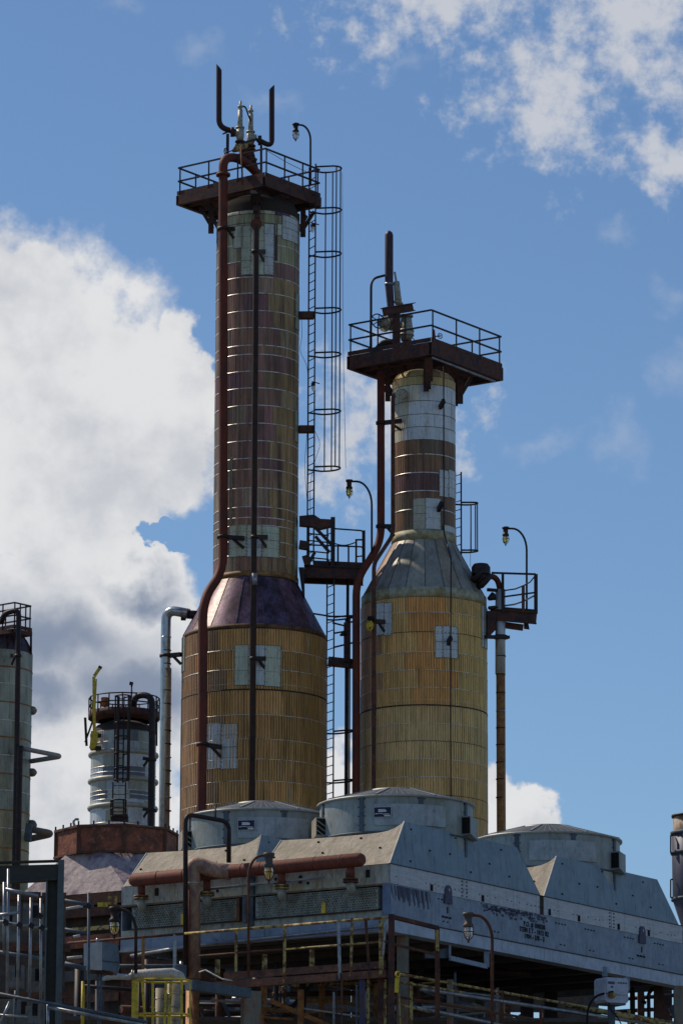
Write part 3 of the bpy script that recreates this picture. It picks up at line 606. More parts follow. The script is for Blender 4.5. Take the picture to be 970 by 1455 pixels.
part('bolted_plate', MB().bar(at(342,203,Y1-.6), at(366,197,Y1-.3), .04, .06), M_dark, o)
pipething('instrument_line', 'thin brown pipe hanging down the front of the tallest column platform', 'pipe', [at(342,208,Y1-1.8), at(344,245,Y1-2.0), at(344,262,Y1-2.0)], .03, M_rust, .1, 6)
pipething('instrument_line', 'short black link pipe slanting between the two relief valve caps', 'pipe', [at(345,150,Y1-.3), at(349,152,Y1-.3), at(356,172,Y1-.3)], .03, M_dark, .05, 6)

# ------------------------------------------------------------------ caged ladders
def ladder(label, A, B, z0, z1, n, hoops, cr=.38, rung=.3, bars=5, ext=.38, hw=None, mt=None, cbot=None):
    A, B, n = V(A), V(B), V(n).normalized(); w = (B-A); w.z = 0; mid = (A+B)/2; u = w.normalized(); mt = mt or M_dark
    o = thing('caged_ladder', label, 'ladder', V((mid.x,mid.y,z0)))
    for p in (A, B): part('stile', MB().bar(V((p.x,p.y,z0)), V((p.x,p.y,z1)), .05, .09), mt, o)
    k = z0+.1
    while k < z1-.05:
        part('rung', MB().tube([V((A.x,A.y,k)), V((B.x,B.y,k))], .016, 6), mt, o); k += rung
    if hoops:
        hw = w.length/2; L = lambda th: mid+n*(cr*.9)+(u*math.cos(th)*cr-n*0)+n*0
        def hp(z):
            pts = [V((A.x,A.y,z))]
            for i in range(13):
                th = PI-PI*i/12+0; pts.append(V((mid.x,mid.y,z))+u*(-math.cos(PI*i/12))*cr+n*(ext+math.sin(PI*i/12)*cr))
            pts.append(V((B.x,B.y,z))); return pts
        for z in hoops: part('hoop', MB().tube(hp(z), .030, 6), mt, o)
        b0, b1 = min(hoops), max(hoops)
        for i in [1,3,9,11] if bars == 5 else [3,7,11]:
            q = hp(0)[1+i]; part('cage_bar', MB().bar(V((q.x,q.y,b0)), V((q.x,q.y,b1)), .06, .035, up=n), mt, o)
    return o
zz_ = lambda y, Y=Y1: zf(460,y,Y)
A = at(438,500,Y1+.15); B = at(447,500,Y1-.28)
ladder('long caged ladder up the right side of the tallest column', A, B, zz_(803), zz_(236), (1,.12,0), [zz_(y) for y in (240,299,361,441,504,585,666)], cr=.42, ext=.52)
for y, w_ in ((448,20),(610,18)):
    part('standoff', MB().bar(at(424,y,Y1-.2), at(446,y,Y1-.1), .3, .22), M_rustplat, bpy.data.objects['caged_ladder'])
A = at(464,950,Y1+.1); B = at(474,950,Y1-.35)
ladder('lower caged ladder between the two big columns', A, B, 0, zz_(738), (.95,-.3,0), [zz_(y) for y in (880,945,1042,1112,1180,1250,1320)], cr=.40, bars=3)
A = at(645,750,Y1+1.6); B = at(655,750,Y1+1.3)
ladder('short caged ladder peeping out right of the shorter column above its cone', A, B, zf(655,850,Y1+1), zf(655,668,Y1+1), (1,.1,0), [zf(655,y,Y1+1) for y in (711,779)], cr=.25, bars=3)
def wire(label, pts, r=.008, name='cable'):
    p = [at(x,y,q) for x, y, q in pts]; out = []
    for i in range(len(p)-1):
        out += [p[i]+(p[i+1]-p[i])*t/4 for t in range(4)]
    single(name, MB().tube(path(p, 2.0), r, 5), M_dark, label, 'cable')
wire('thin cable hanging just outside the long ladder cage', [(486,245,Y1),(487.5,500,Y1),(491,665,Y1)])
wire('thin cable looping down beside the ladder stile from the middle standoff', [(447,612,Y1-.4),(456,630,Y1-.4),(447,655,Y1-.4),(440,690,Y1-.4),(441,735,Y1-.4)])
wire('loose cable dangling between the tallest column and its ladder', [(428,445,Y1-.4),(429,480,Y1-.4),(425,498,Y1-.4),(437,520,Y1-.4),(437,610,Y1-.4),(432,660,Y1-.4),(438,735,Y1-.4)])
wire('thin wire strung along the right rail of the tallest column platform', [(380,214,Y1-1),(410,232,Y1),(440,246,Y1)],.01)
wire('thin cable beside the short ladder dropping behind the grey cone', [(668,720,Y1+1),(668,805,Y1+.3)])

# ------------------------------------------------------------------ gooseneck lamps
M_lamph = mat('lamp_housing_grey', (.09,.08,.075), .6, .2, (.12,.06,.04), .4, 9, var=.3)
def lamp(label, base, top, head, Y, glob, r=.035, low=None, mt=None):
    mt = mt or M_dark; s = Y/6302; c = at(*base, Y)
    o = thing('gooseneck_lamp', label, 'lamp', c, 'gooseneck floodlamps')
    hx, hy = head; e = at(hx+4 if base[0] > hx else hx-4, hy, Y)
    px, py = top; d = abs(px-hx)
    cpts = [c]; a0 = at(px, hy+d*1.05, Y); cpts.append(a0)
    for i in range(1, 9):
        t = i/8*PI/2; cpts.append(at(hx+(px-hx)*(.32+.68*math.cos(t)), hy+d*1.05*(1-math.sin(t)), Y))
    cpts.append(at(hx, hy, Y)); part('pole', MB().tube(cpts, r, 8), mt, o)
    h0 = at(hx, hy, Y)
    part('lamp_head', MB().lathe(h0, [(.01,.05),(.12,.05),(.12,.0),(.085,-.03),(.08,-.17),(.11,-.19),(.11,-.25),(.085,-.26)], 14), M_dark if mt is M_dark else M_lamph, o)
    part('globe', MB().lathe(h0, [(.085,-.26),(.095,-.33),(.085,-.42),(.05,-.48),(.01,-.50)], 12), glob, o)
    mb = MB()
    for k in range(5):
        a = 2*PI*k/5; mb.tube([h0+V((math.cos(a)*rr, math.sin(a)*rr, zq)) for rr, zq in ((.10,-.25),(.115,-.36),(.09,-.46),(.01,-.54))], .008, 4)
    mb.tube([h0+V((.113*math.cos(k*PI/5), .113*math.sin(k*PI/5), -.35)) for k in range(10)], .008, 4, closed=True)
    part('guard', mb, mt, o); part('finial', MB().tube([h0-Z*.51, h0-Z*.58], .022, 6), mt, o)
    return o
lamp('clear lamp on the top platform of the tallest column', (441,262), (441,180), (420,177), Y1+.2, G_clear)
lamp('amber lamp between the two columns, mounted above the linking walkway', (528,800), (528,700), (496,684), Y1-.9, G_yellow)
lamp('yellowed lamp above the side platform right of the shorter column', (748,866), (748,770), (718,751), Y1, G_yellow)
lamp('amber lamp low on the left, its black pole rising from the white insulated pipe', (193,1384), (193,1305), (163,1293), 86, G_amber, .034, mt=M_dark)
lamp('amber lamp on a rusty orange pole in front of the red header pipe', (353,1390), (353,1240), (382,1216), 89.3, G_amber, .028, mt=M_rust)
lamp('frosted lamp on a rust-brown pole before the blue-grey beam on the right', (699,1480), (699,1330), (665,1301), 90.5, G_clear, .034, mt=M_rust)
# tiny bulkhead lamps on the ladder
for lb, x, y in (('tiny clear lamp bulb on the ladder just below the tallest column platform',444,322),('tiny clear lamp bulb on the ladder with a tilted arm, halfway down',445,548)):
    o = thing('bulkhead_lamp', lb, 'lamp', at(x,y,Y1-.4)); part('lamp_head', MB().lathe(at(x,y,Y1-.4), [(.02,.12),(.07,.1),(.07,0)], 8), M_dark, o); part('globe', MB().lathe(at(x,y,Y1-.4), [(.055,0),(.06,-.1),(.02,-.2)], 8), G_clear, o); part('arm', MB().tube([at(x-2,y-6,Y1-.4), at(x+9,y-3,Y1-.4)], .02, 5), M_dark, o)

# ------------------------------------------------------------------ linking walkway between the columns
o = thing('linking_walkway', 'dark railed walkway bridging from the tallest column towards the shorter one', 'walkway', at(476,822,Y1))
a0, b0 = at(432,812,Y1-.3), at(516,815,Y1-.5); a1, b1 = a0+V((0,1.0,0)), b0+V((0,1.0,0))
for p, q in ((a0,b0),(a1,b1)):
    mb = MB().bar(p, q, .04, .38); mb.bar(p+Z*.18, q+Z*.18, .16, .03); mb.bar(p-Z*.18, q-Z*.18, .16, .03); part('beam', mb, M_rustplat, o)
part('deck_plate', MB().box((a0+b1)/2+Z*.21, (b0-a0)/2, V((0,.55,0)), Z*.02), M_dark, o)
part('toe_plate', MB().bar(a0+Z*.30+V((.3,0,0)), b0+Z*.30, .02, .14), M_rustplat, o)
rt0, rt1 = at(472,752,Y1-.4), at(517,754,Y1-.5)
for yy in (752,775): part('rail', MB().tube(path([at(432 if yy > 760 else 472,yy-1,Y1-.4), at(514,yy+2,Y1-.5), at(517,yy+6,Y1-.5)], .1), .028, 6), M_dark, o)
part('hanging_chain', MB().tube([at(472+i*4.6, 771+4*math.sin(i/7*PI), Y1-.45) for i in range(8)], .022, 5), M_dark, o)
for x, y, w_ in ((516.5,754,.11),(480,776,.06),(495,776,.06),(505.5,766,.05),(472,735,.11),(465,740,.06)): part('post', MB().bar(at(x,y,Y1-.45), at(x,806,Y1-.45), w_, w_), M_dark, o)
part('gate_frame', MB().tube(path([at(506,800,Y1-.45), at(506,767,Y1-.45), at(515,767,Y1-.45)], .05), .03, 6), M_dark, o)
part('rail', MB().bar(at(506,791,Y1-.45), at(515,790,Y1-.45), .04, .04), M_dark, o)
o = thing('ladder_landing', 'rusty brackets and angled braces tying the ladder to the column above the linking walkway', 'bracket', at(450,745,Y1))
part('top_beam', MB().prism([at(425,733,Y1-.5), at(446,731,Y1-.5), at(455,737,Y1-.5), at(472,738,Y1-.5), at(472,747,Y1-.5), at(455,751,Y1-.5), at(446,748,Y1-.5), at(425,746,Y1-.5)], (0,.3,0)), M_rustplat, o)
part('lower_beam', MB().bar(at(425,774,Y1-.4), at(438,776,Y1-.4), .3, .26), M_rustplat, o)
for a, b in (((446,748),(472,775)),((448,762),(468,785)),((437,803),(447,785))): part('brace', MB().bar(at(*a,Y1-.45), at(*b,Y1-.45), .08, .1), M_dark, o)
for y in (758,768,783,792): part('rung', MB().tube([at(437,y,Y1-.4), at(467,y+3,Y1-.4)], .025, 5), M_dark, o)
part('stile', MB().bar(at(438,750,Y1-.3), at(438,812,Y1-.3), .08, .08), M_dark, o)
part('stub_box', MB().bar(at(433,790,Y1-.4), at(437,803,Y1-.4), .2, .2), M_rustplat, o)
part('knee_plate', MB().prism([at(424,806,Y1-.6), at(432,806,Y1-.6), at(433,850,Y1-.6), at(429,842,Y1-.6)], (0,.15,0)), M_dark, o)
o = thing('ladder_landing', 'lower landing beam with bent rails between the big columns, half way down', 'platform', at(485,945,Y1))
part('beam', MB().bar(at(466,940,Y1-.4), at(505,944,Y1-.4), .3, .28), M_rustplat, o)
for a, b in (((466,876),(505,876)),((472,885),(492,890)),((474,900),(492,897)),((474,920),(503,913)),((445,872),(470,876)),((492,885),(505,883))): part('rail', MB().bar(at(*a,Y1-.4), at(*b,Y1-.4), .05, .05), M_dark, o)
part('post', MB().bar(at(492,885,Y1-.4), at(492,945,Y1-.4), .18, .14), M_rustplat, o)
part('valve_stub', MB().tube([at(483,903,Y1-.5), at(490,900,Y1-.45)], .09, 8, rr=[.03,.10]), M_dark, o)
single('process_pipe', MB().tube([at(494,822,Y1-.2), at(493,1000,Y1-.2), V((at(493,1000,Y1-.2).x,Y1-.2,0))], .05, 8), M_dark, 'thin dark standpipe below the linking walkway', 'pipe')

# side platform right of the short column
o = thing('side_platform', 'small rusty railed platform jutting out right of the shorter column', 'platform', at(735,880,Y1))
def prismz(pxs, Y, dep, mt, nm): part(nm, MB().prism([at(x,y,Y) for x, y in pxs], (0,dep,0)), mt, o)
for dy in (0,1.3):
    a_, b_ = at(696,873,Y1-.5+dy), at(762,879,Y1-.5+dy)
    mb = MB().bar(a_, b_, .04, .34); mb.bar(a_+Z*.17, b_+Z*.17, .16, .03); mb.bar(a_-Z*.17, b_-Z*.17, .16, .03); part('beam', mb, M_rustplat, o)
part('deck_plate', MB().box((at(696,868,Y1-.5)+at(762,872,Y1+.8))/2, (at(762,873,Y1)-at(696,868,Y1))/2, V((0,.65,0)), Z*.02), M_dark, o)
part('lower_beam', MB().bar(at(700,886,Y1-.2), at(743,892,Y1-.2), .12, .2), M_rustplat, o)
prismz([(692,868),(704,868),(704,893),(692,906)], Y1-.6, .3, M_rustplat, 'gusset')
prismz([(744,884),(750,884),(752,894),(744,893)], Y1-.2, .1, M_rustplat, 'gusset')
for yq, yr in ((814,816),): part('top_rail', MB().bar(at(698,yq,Y1-.5), at(761,yr,Y1-.5), .06, .06), M_dark, o)
part('mid_rail', MB().bar(at(716,848,Y1-.5), at(760,842,Y1-.5), .05, .05), M_dark, o)
part('hanging_chain', MB().tube([at(*p, Y1-.45) for p in ((705,838),(718,839),(732,837),(744,832),(753,827),(760,818))], .025, 5), M_dark, o)
part('hose', MB().tube([at(*p, Y1-.45) for p in ((715,861),(730,859),(742,855),(752,850),(760,846))], .03, 6), mat('grey_hose', (.3,.27,.28), .6), o)
for x, y, w_ in ((761,816,.12),(714,815,.09),(743,833,.10)): part('post', MB().bar(at(x,y,Y1-.5), at(x,872,Y1-.5), w_, w_), M_rust if x == 743 else M_dark, o)
part('pipe_stub', MB().tube([at(692,838,Y1-.7), at(706,839,Y1-.6)], .06, 8), M_dark, o); part('pipe_stub', MB().tube([at(694,864,Y1-.7), at(703,863,Y1-.6)], .06, 8), M_dark, o)
part('valve', MB().tube([at(694,851,Y1-.6), at(701,847,Y1-.5)], .13, 8, rr=[.07,.15]), M_dark, o)
#PART2
M_cabi = mat('dull_grey_panel', (.16,.16,.155), .7, 0, (.11,.09,.07), .45, 3, var=.25, grime=.5)
# ------------------------------------------------------------------ air cooler deck
dk = thing('air_cooler', 'big galvanised air cooler deck with a blue-grey side beam carrying the three domed fans', 'air cooler', K(6,3.5,-1.4))
SL, TL = 13.3, 7.12
# long blue-grey side: web, flanges, pale band above
def kbox(mb, s0, s1, t0, t1, z0, z1): return mb.box(K((s0+s1)/2,(t0+t1)/2,(z0+z1)/2), dR*(s1-s0)/2, dL*(t1-t0)/2, Z*(z1-z0)/2)
for s0, s1 in ((.06,5.88),(5.89,SL)): part('web_plate', kbox(MB(), s0, s1, .0, .03, -1.17, -.43), M_beam, dk)
part('bottom_flange', kbox(MB(), -.02, SL, -.035, .30, -1.46, -1.19), mat('lower_flange_paint', (.42,.49,.60), .6, .05, (.32,.38,.47), .5, 2, edge=.2, var=.14, col3=(.15,.15,.2), amt3=.25, scale3=4), dk)
part('ledge', kbox(MB(), -.02, SL, -.05, .02, -1.188, -1.165), M_dark, dk)
for s0, s1, l in ((.04,2.95,0),(2.97,6.18,0),(6.36,9.35,0),(9.37,12.72,0)):
    part('side_sheet', kbox(MB(), s0, s1, -.012, .03, -.425, -.01), M_band2, dk)
part('gap_strip', kbox(MB(), 6.19, 6.35, .0, .03, -.425, -.01), M_shell, dk)
part('drip_edge', kbox(MB(), 0, SL, -.03, .02, -.012, .004), M_dark, dk)
for s in (2.96, 9.36): 
    mb = MB()
    for k in range(5):
        for d in (-.07,.12): mb.box(K(s+d, -.016, -.06-k*.08), dR*.02, dL*.006, Z*.014)
    part('rivet_row', mb, M_blk, dk, kind='stuff')
mb = MB()
for k in range(74):
    s = .25+k*.168
    if random.random() < .6: mb.box(K(s,-.016,-.27+random.uniform(-.01,.01)), dR*.014, dL*.006, Z*.009)
for s in (1.95,4.05,6.9,8.2,10.0,11.4):
    mb.box(K(s-.3,-.016,-.34), dR*.05, dL*.006, Z*.07)
    for k in range(4):
        mb.box(K(s+k*.13,-.006,-.55), dR*.026, dL*.007, Z*.013)
        if k < 2: mb.box(K(s+.2+k*.16,-.006,-1.02), dR*.026, dL*.007, Z*.013)
part('bolt_holes', mb, M_blk, dk, kind='stuff')
# primer patches and the four lifting lugs
for s, w_ in ((2.25,.22),(10.72,.25)):
    mb = MB().prism([K(s-.11,-.02,-.62), K(s+.2,-.02,-.62), K(s+.17,-.02,-.30), K(s+.1,-.02,-.22), K(s,-.02,-.22), K(s-.07,-.02,-.30)], -dL*.03)
    lug = part('lifting_lug', mb, M_stain, dk); part('lug_hole', MB().tube([K(s+.05,-.055,-.32), K(s+.05,-.06,-.32)], .035, 10), M_galv, lug)
    mb = MB().box(K(s+.06,-.004,-.76), dR*.018, dL*.008, Z*.07)
    for k in range(3): mb.box(K(s-.12+k*.14,-.004,-.92), dR*.05, dL*.008, Z*.022)
    part('stencil_mark', mb, M_ink, dk)
mb = MB()
for k in range(46):
    s = .08+k*.028*1.2; h = .16+.20*abs(math.sin(k*.55))+random.uniform(-.05,.05)
    if random.random() < .8: mb.box(K(s,-.003,-.45-h/2), dR*.008+Z*-.0, dL*.004, Z*h/2-dR*.03)
part('scraped_primer', mb, M_stain, dk, kind='stuff')
mb = MB()
for k in range(330):
    s = random.gauss(5.0,.95); z = -.45-abs(random.gauss(0,.11))
    if 3.7 < s < 6.5 and z > (-1.0 if s < 5.3 else -.64): q = random.uniform(.004,.030); mb.prism([K(s+q*2*math.cos(a),-.002,z+q*math.sin(a)*random.uniform(.6,1.6)) for a in (0,1.1,2.3,3.3,4.4,5.4)], -dL*.003)
part('primer_flakes', mb, M_stain, dk, kind='stuff')
# stencilled writing on the beam
def text(s, body, size, o, d, u, mt, name='lettering', sp=1.0):
    c = bpy.data.curves.new('t', 'FONT'); c.body = body; c.size = size; c.align_x = 'CENTER'; c.space_character = sp; c.extrude = .002; c.offset = .006; c.resolution_u = 2
    to = bpy.data.objects.new('t', c); link(to); dg = bpy.context.evaluated_depsgraph_get(); me = bpy.data.meshes.new_from_object(to.evaluated_get(dg)); bpy.data.objects.remove(to)
    n = d.cross(u).normalized(); mtx = Matrix((d.normalized(), u.normalized(), n)).transposed()
    mb = MB(); mb.add([s+mtx@v.co for v in me.vertices], [tuple(p.vertices) for p in me.polygons]); part(name, mb, mt, o, kind='stuff')
for i, tx in enumerate(('P.O. # 100038', 'ITEM E 7 - 1012 B2', '1904 - DB - 3')):
    text(K(5.95,-.006,-.76-i*.135), tx, .15, dk, dR, Z, M_ink, sp=1.05)
# short sides and end
part('end_beam', kbox(MB(), SL-.03, SL, .05, TL, -1.44, -.02), M_beam, dk); part('far_beam', kbox(MB(), 0, SL, TL-.03, TL, -1.44, -.02), M_beam, dk)
part('corner_post', kbox(MB(), -.09, .05, -.01, .12, -1.17, -.43), mat('blue_corner_post', (.13,.18,.30), .5, .1, (.08,.09,.14), .4, 6, var=.2), dk)
# long face with the nozzles
for t0, t1 in ((.02,1.72),(1.73,3.49),(3.62,5.35),(5.36,7.10)): part('wall_sheet', kbox(MB(), -.0, .04, t0, t1, -.43, -.012), M_face, dk)
part('divider_plate', kbox(MB(), -.07, .04, 3.50, 3.61, -1.15, -.012), M_bluest, dk); part('divider_post', kbox(MB(), -.16, -.06, 3.62, 3.72, -1.05, -.44), M_bluest, dk); part('divider_post', kbox(MB(), -.16, -.06, 3.80, 3.88, -1.0, -.5), M_rust, dk)
part('ledge', kbox(MB(), -.10, .05, .15, 7.1, -.475, -.435), mat('tan_ledge', (.20,.15,.08), .7, 0, (.1,.1,.09), .5, 5, var=.3), dk)
for t0, t1 in ((.24,3.44),(3.92,6.78)):
    hb = part('header_box', kbox(MB(), -.06, .1, t0, t1, -.97, -.50), M_face, dk)
    mb = MB(); r_, cn = 0, 0
    for j in range(9):
        z = -.53-j*.05; k = 0
        while t0+.06+k*.068+(j % 2)*.034 < t1-.05:
            c = K(-.06, t0+.06+k*.068+(j % 2)*.034, z); q = -dR*.022
            ring = [c+dL*.021*math.cos(a*PI/3)+Z*.021*math.sin(a*PI/3) for a in range(6)]
            mb.add(ring+[p+q for p in ring], [tuple(range(6,12))]+[(i,(i+1)%6,6+(i+1)%6,6+i) for i in range(6)]); k += 1
    part('header_plugs', mb, M_plug, hb, kind='stuff')
    part('box_lip', kbox(MB(), -.10, .05, t0-.02, t1+.02, -1.0, -.972), M_dark, dk)
for t in (1.62,5.35): part('centre_stiffener', kbox(MB(), -.10, .0, t-.04, t+.06, -.98, -.74), M_yel, dk)
part('lower_plate', kbox(MB(), -.02, .04, .1, 7.1, -1.19, -1.0), M_face, dk)
for t0, t1 in ((.1,1.6),(1.61,3.2),(3.21,4.9),(4.91,7.1)): part('skirt_sheet', kbox(MB(), -.035, .1, t0, t1, -1.44, -1.195), M_beam, dk)
part('bottom_lip', kbox(MB(), -.08, .1, .06, 7.1, -1.475, -1.443), M_galv, dk)
for t, w_ in ((.55,.05),(1.06,.05),(2.3,.04),(2.95,.03),(6.15,.05)): part('slot', kbox(MB(), -.012, .0, t-w_, t+w_, -.27, -.10), M_blk, dk)
for t in (2.1,2.7,4.5,6.5,4.9): part('slot', kbox(MB(), -.012, .0, t-.03, t+.03, -.31, -.25), M_blk, dk)
# soffit with joists
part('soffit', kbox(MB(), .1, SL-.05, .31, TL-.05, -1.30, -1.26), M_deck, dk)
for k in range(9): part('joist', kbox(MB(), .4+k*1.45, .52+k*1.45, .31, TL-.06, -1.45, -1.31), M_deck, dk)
part('roof_deck', kbox(MB(), .05, SL-.05, .05, TL-.05, -.10, -.03), M_galv, dk)
# hoods (sloped plenums), each a thing with its fan ring
def hood(label, s0, s1, t0, t1, ins0, ins1, ta, tb, fan, lab2, group, sign=True, z1=1.0, fr=1.70):
    o = thing('cooler_hood', label, 'fan hood', K((s0+s1)/2,(t0+t1)/2,0))
    A0, A1, B0, B1 = s0+ins0, s1-ins1, t0+ta, t1-tb
    cs, ct = fan
    # top edge of the sunlit end: dips between the corners, swoops up at the near corner
    prof = [(B0,1.0),(B0+.06,.93),(B0+.16,.86),(B0+.32,.80),(B0+.55,.775),(B0+1.0,.765),(B1-.8,.78),(B1-.3,.80),(B1,.81)]
    def slope(z): return s0+ins0*z                           # the sheet's s at height z
    top = [K(slope(z), t, z) for t, z in prof]
    h = (t0+t1)/2
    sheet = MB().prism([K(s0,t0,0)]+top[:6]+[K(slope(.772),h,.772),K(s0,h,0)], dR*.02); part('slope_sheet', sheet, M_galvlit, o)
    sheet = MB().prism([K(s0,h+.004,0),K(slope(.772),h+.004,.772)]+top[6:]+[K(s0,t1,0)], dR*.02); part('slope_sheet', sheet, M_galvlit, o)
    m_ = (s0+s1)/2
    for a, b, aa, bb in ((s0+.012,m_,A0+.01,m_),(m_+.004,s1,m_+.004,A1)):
        part('side_sheet', MB().prism([K(a,t0,0),K(b,t0,0),K(bb,B0,z1),K(aa,B0,z1)], dL*.02), M_galvshade, o)
    part('side_sheet', MB().prism([K(s0,t1,0),K(s1,t1,0),K(A1,B1,z1),K(A0-.15,B1,.81)], -dL*.02), M_galvshade, o)
    part('end_sheet', MB().prism([K(s1,t0,0),K(s1,t1,0),K(A1,B1,z1),K(A1,B0,z1)], -dR*.02), M_galvshade, o)
    # top sheet from the edges to the ring
    out = [p+dR*.01 for p in top][::-1]+[K(A1,B0+.02,z1-.004),K(A1,B1-.02,z1-.004)]
    mb = MB(); n = 40; ring = [K(cs+fr*.98*math.cos(2*PI*k/n), ct+fr*.98*math.sin(2*PI*k/n), .80) for k in range(n)]
    ol = []
    for k in range(n):                                       # match ring points to the outline by direction
        d = V((math.cos(2*PI*k/n), math.sin(2*PI*k/n))); best = 9e9
        for (lim, comp) in ((A1-cs, d.x), (slope(.78)-cs, d.x), (B1-ct, d.y), (B0-ct, d.y)):
            if abs(comp) > 1e-6 and lim/comp > 0: best = min(best, lim/comp)
        ol.append(K(cs+d.x*max(best-.02,.2), ct+d.y*max(best-.02,.2), z1-.02 if d.x > -.2 else .79))
    mb.add(ring+ol, [(k,(k+1) % n,n+(k+1) % n,n+k) for k in range(n)]); part('top_sheet', mb, M_galvshade, o)
    mb = MB()
    for q in ((.5,.12),(.5,.55),(.5,.92),(.22,.3),(.22,.7),(.85,.3),(.85,.62)):
        mb.box(K(slope(q[0]*.8)-.01, t0+(t1-t0)*q[1], q[0]*.8), dL*.022, dR*.012, Z*.018)
    for q in ((.1,.15),(.25,.5),(.4,.52),(.55,.2),(.7,.5),(.85,.3),(.12,.9),(.45,.93),(.8,.9)): mb.box(K(s0+.3+(s1-s0-.8)*q[0], t0+ta*q[1]-.005, q[1]*.95), dR*.025, dL*.012, Z*.018)
    part('bolts', mb, M_blk, o, kind='stuff')
    part('corner_seam', MB().bar(K(s0-.004,t0-.004,0), K(A0-.004,B0-.004,z1), .03, .02), M_galv, o)
    # fan ring
    f = thing('fan_ring', lab2, 'cooler fan', K(cs,ct,.8), group)
    zt = 1.76; nseg = 8; cc = K(cs,ct,0)
    off = math.radians(-27)
    for k in range(nseg):
        a = 2*PI/nseg; part('ring_sheet', MB().lathe(cc, [(fr,.45),(fr,zt)], 10, off+k*a+.004, off+(k+1)*a-.004), M_ring, f)
        e = V((math.sin(off+k*a), -math.cos(off+k*a), 0)); part('joint_strap', MB().bar(cc+e*(fr+.012)+Z*.5, cc+e*(fr+.012)+Z*(zt-.02), .10, .03, up=e), M_bluest, f)
    part('rim', MB().lathe(cc, [(fr-.02,zt-.05),(fr+.06,zt-.045),(fr+.06,zt-.005),(fr-.02,zt)], 64), M_galv, f)
    part('inner_band', MB().lathe(cc, [(fr-.05,.5),(fr-.05,zt)], 48), M_shell, f)
    mb = MB()
    for k in range(nseg):
        a = off+k*2*PI/nseg
        for da in (-.045,.045):
            for z in (.9,1.1,1.3,1.5,1.68): e = V((math.sin(a+da), -math.cos(a+da), 0)); mb.box(cc+e*(fr+.006)+Z*z, V((.012,0,0)), V((0,.006,0)), Z*.012)
    part('rivets', mb, M_blk, f, kind='stuff')
    part('base_angle', MB().lathe(cc, [(fr,.92),(fr+.03,.92),(fr+.03,.955),(fr,.955)], 64), M_bluest, f)
    # raised access panel with the maker's plate
    a0, a1 = math.radians(-17), math.radians(38)
    part('access_panel', MB().lathe(cc, [(fr,1.08),(fr+.035,1.08),(fr+.035,1.55),(fr,1.55)], 16, a0, a1, smooth=False), M_ring2, f)
    if sign:
        aa = math.radians(-12); u = V((math.cos(aa), math.sin(aa), 0)); nrm = V((math.sin(aa), -math.cos(aa), 0)); pc = cc+nrm*(fr+.062)+u*.05+Z*1.36
        sg = part('name_plate', MB().box(pc, u*.195, nrm*.008, Z*.115), M_sign, f)
        mb = MB()
        for z, x0, x1, hh in ((.055,-.10,.06,.010),(.03,-.09,.09,.012),(.01,-.10,.08,.008),(-.035,-.17,-.10,.008),(-.03,-.09,.0,.006),(-.045,.01,.15,.007),(-.08,.04,.17,.016)):
            mb.box(pc+nrm*.010+u*((x0+x1)/2)+Z*z, u*(x1-x0)/2, nrm*.002, Z*hh)
        for sx in (-1,1): mb.box(pc+nrm*.009+u*sx*.192, u*.004, nrm*.002, Z*.112)
        for sz in (-1,1): mb.box(pc+nrm*.009+Z*sz*.112, u*.19, nrm*.002, Z*.004)
        o_ = part('plate_print', mb, M_white, sg, kind='stuff')
    # air inlet boxes on both sides
    for aa, sg_ in ((math.radians(-76),1),(math.radians(66),-1)):
        nrm = V((math.sin(aa), -math.cos(aa), 0)); u = V((math.cos(aa), math.sin(aa), 0))*sg_; b = cc+nrm*(fr-.04)
        if sg_ < 0: u = -u*1.0; u = -V((math.cos(aa), math.sin(aa), 0))
        w2, dp, zb, zt2 = .24, .23, .90, 1.40
        P = lambda x, y, z: b+u*x+nrm*y+Z*z
        mb = MB().add([P(w2,0,zb+.06),P(w2,dp,zb+.10),P(-w2*.7,dp,zb),P(-w2*1.5,0,zb),P(w2,0,zt2),P(w2,dp,zt2),P(-w2*.7,dp,zt2-.04),P(-w2*1.5,0,zt2-.04)],
            [(1,2,6,5),(2,3,7,6),(4,5,6,7),(0,3,2,1),(0,1,5,4)])
        bx = part('inlet_box', mb, M_galvlit if sg_ > 0 else M_ring, f)  # sunlit tint painted on the left box; right box keeps the ring sheet
        part('inlet_mouth', MB().box(P(w2+.004,dp/2,(zb+zt2)/2+.04), u*.003, nrm*(dp/2-.02), Z*(zt2-zb)*.36), M_blk, bx)
        if sg_ > 0:
            for k in range(3): part('louvre', MB().bar(P(w2+.012,dp-.02,zt2-.07-k*.11), P(w2+.02,.03,zt2-.20-k*.11), .012, .018), M_galvlit, bx)
    # wire guard cone
    mb = MB(); R1, z2_ = .62, zt+.30
    for k in range(72):
        a = 2*PI*k/72; e = V((math.sin(a), -math.cos(a), 0)); mb.bar(cc+e*(fr+.02)+Z*zt, cc+e*R1+Z*z2_, .014, .014)
    for j in range(16):
        t = j/15; mb.tube([cc+V((math.sin(a), -math.cos(a), 0))*(fr+.02+(R1-fr-.02)*t)+Z*(zt+(z2_-zt)*t) for a in [2*PI*k/40 for k in range(40)]], .009, 3, closed=True)
    part('fan_guard', mb, M_mesh, f, kind='stuff')
    for k in range(8):
        a = off+2*PI*k/8+.2; e = V((math.sin(a), -math.cos(a), 0)); part('guard_rib', MB().bar(cc+e*(fr+.03)+Z*(zt+.02), cc+e*R1+Z*(z2_+.02), .045, .02), M_galv, f)
    part('guard_cap', MB().lathe(cc, [(R1+.02,z2_-.01),(R1,z2_+.03),(.3,z2_+.05),(.01,z2_+.055)], 32), M_mesh, f)
    part('drive_hub', MB().lathe(cc, [(.01,1.1),(.22,1.1),(.25,1.2),(.22,1.32),(.01,1.36)], 16), M_dark, f)
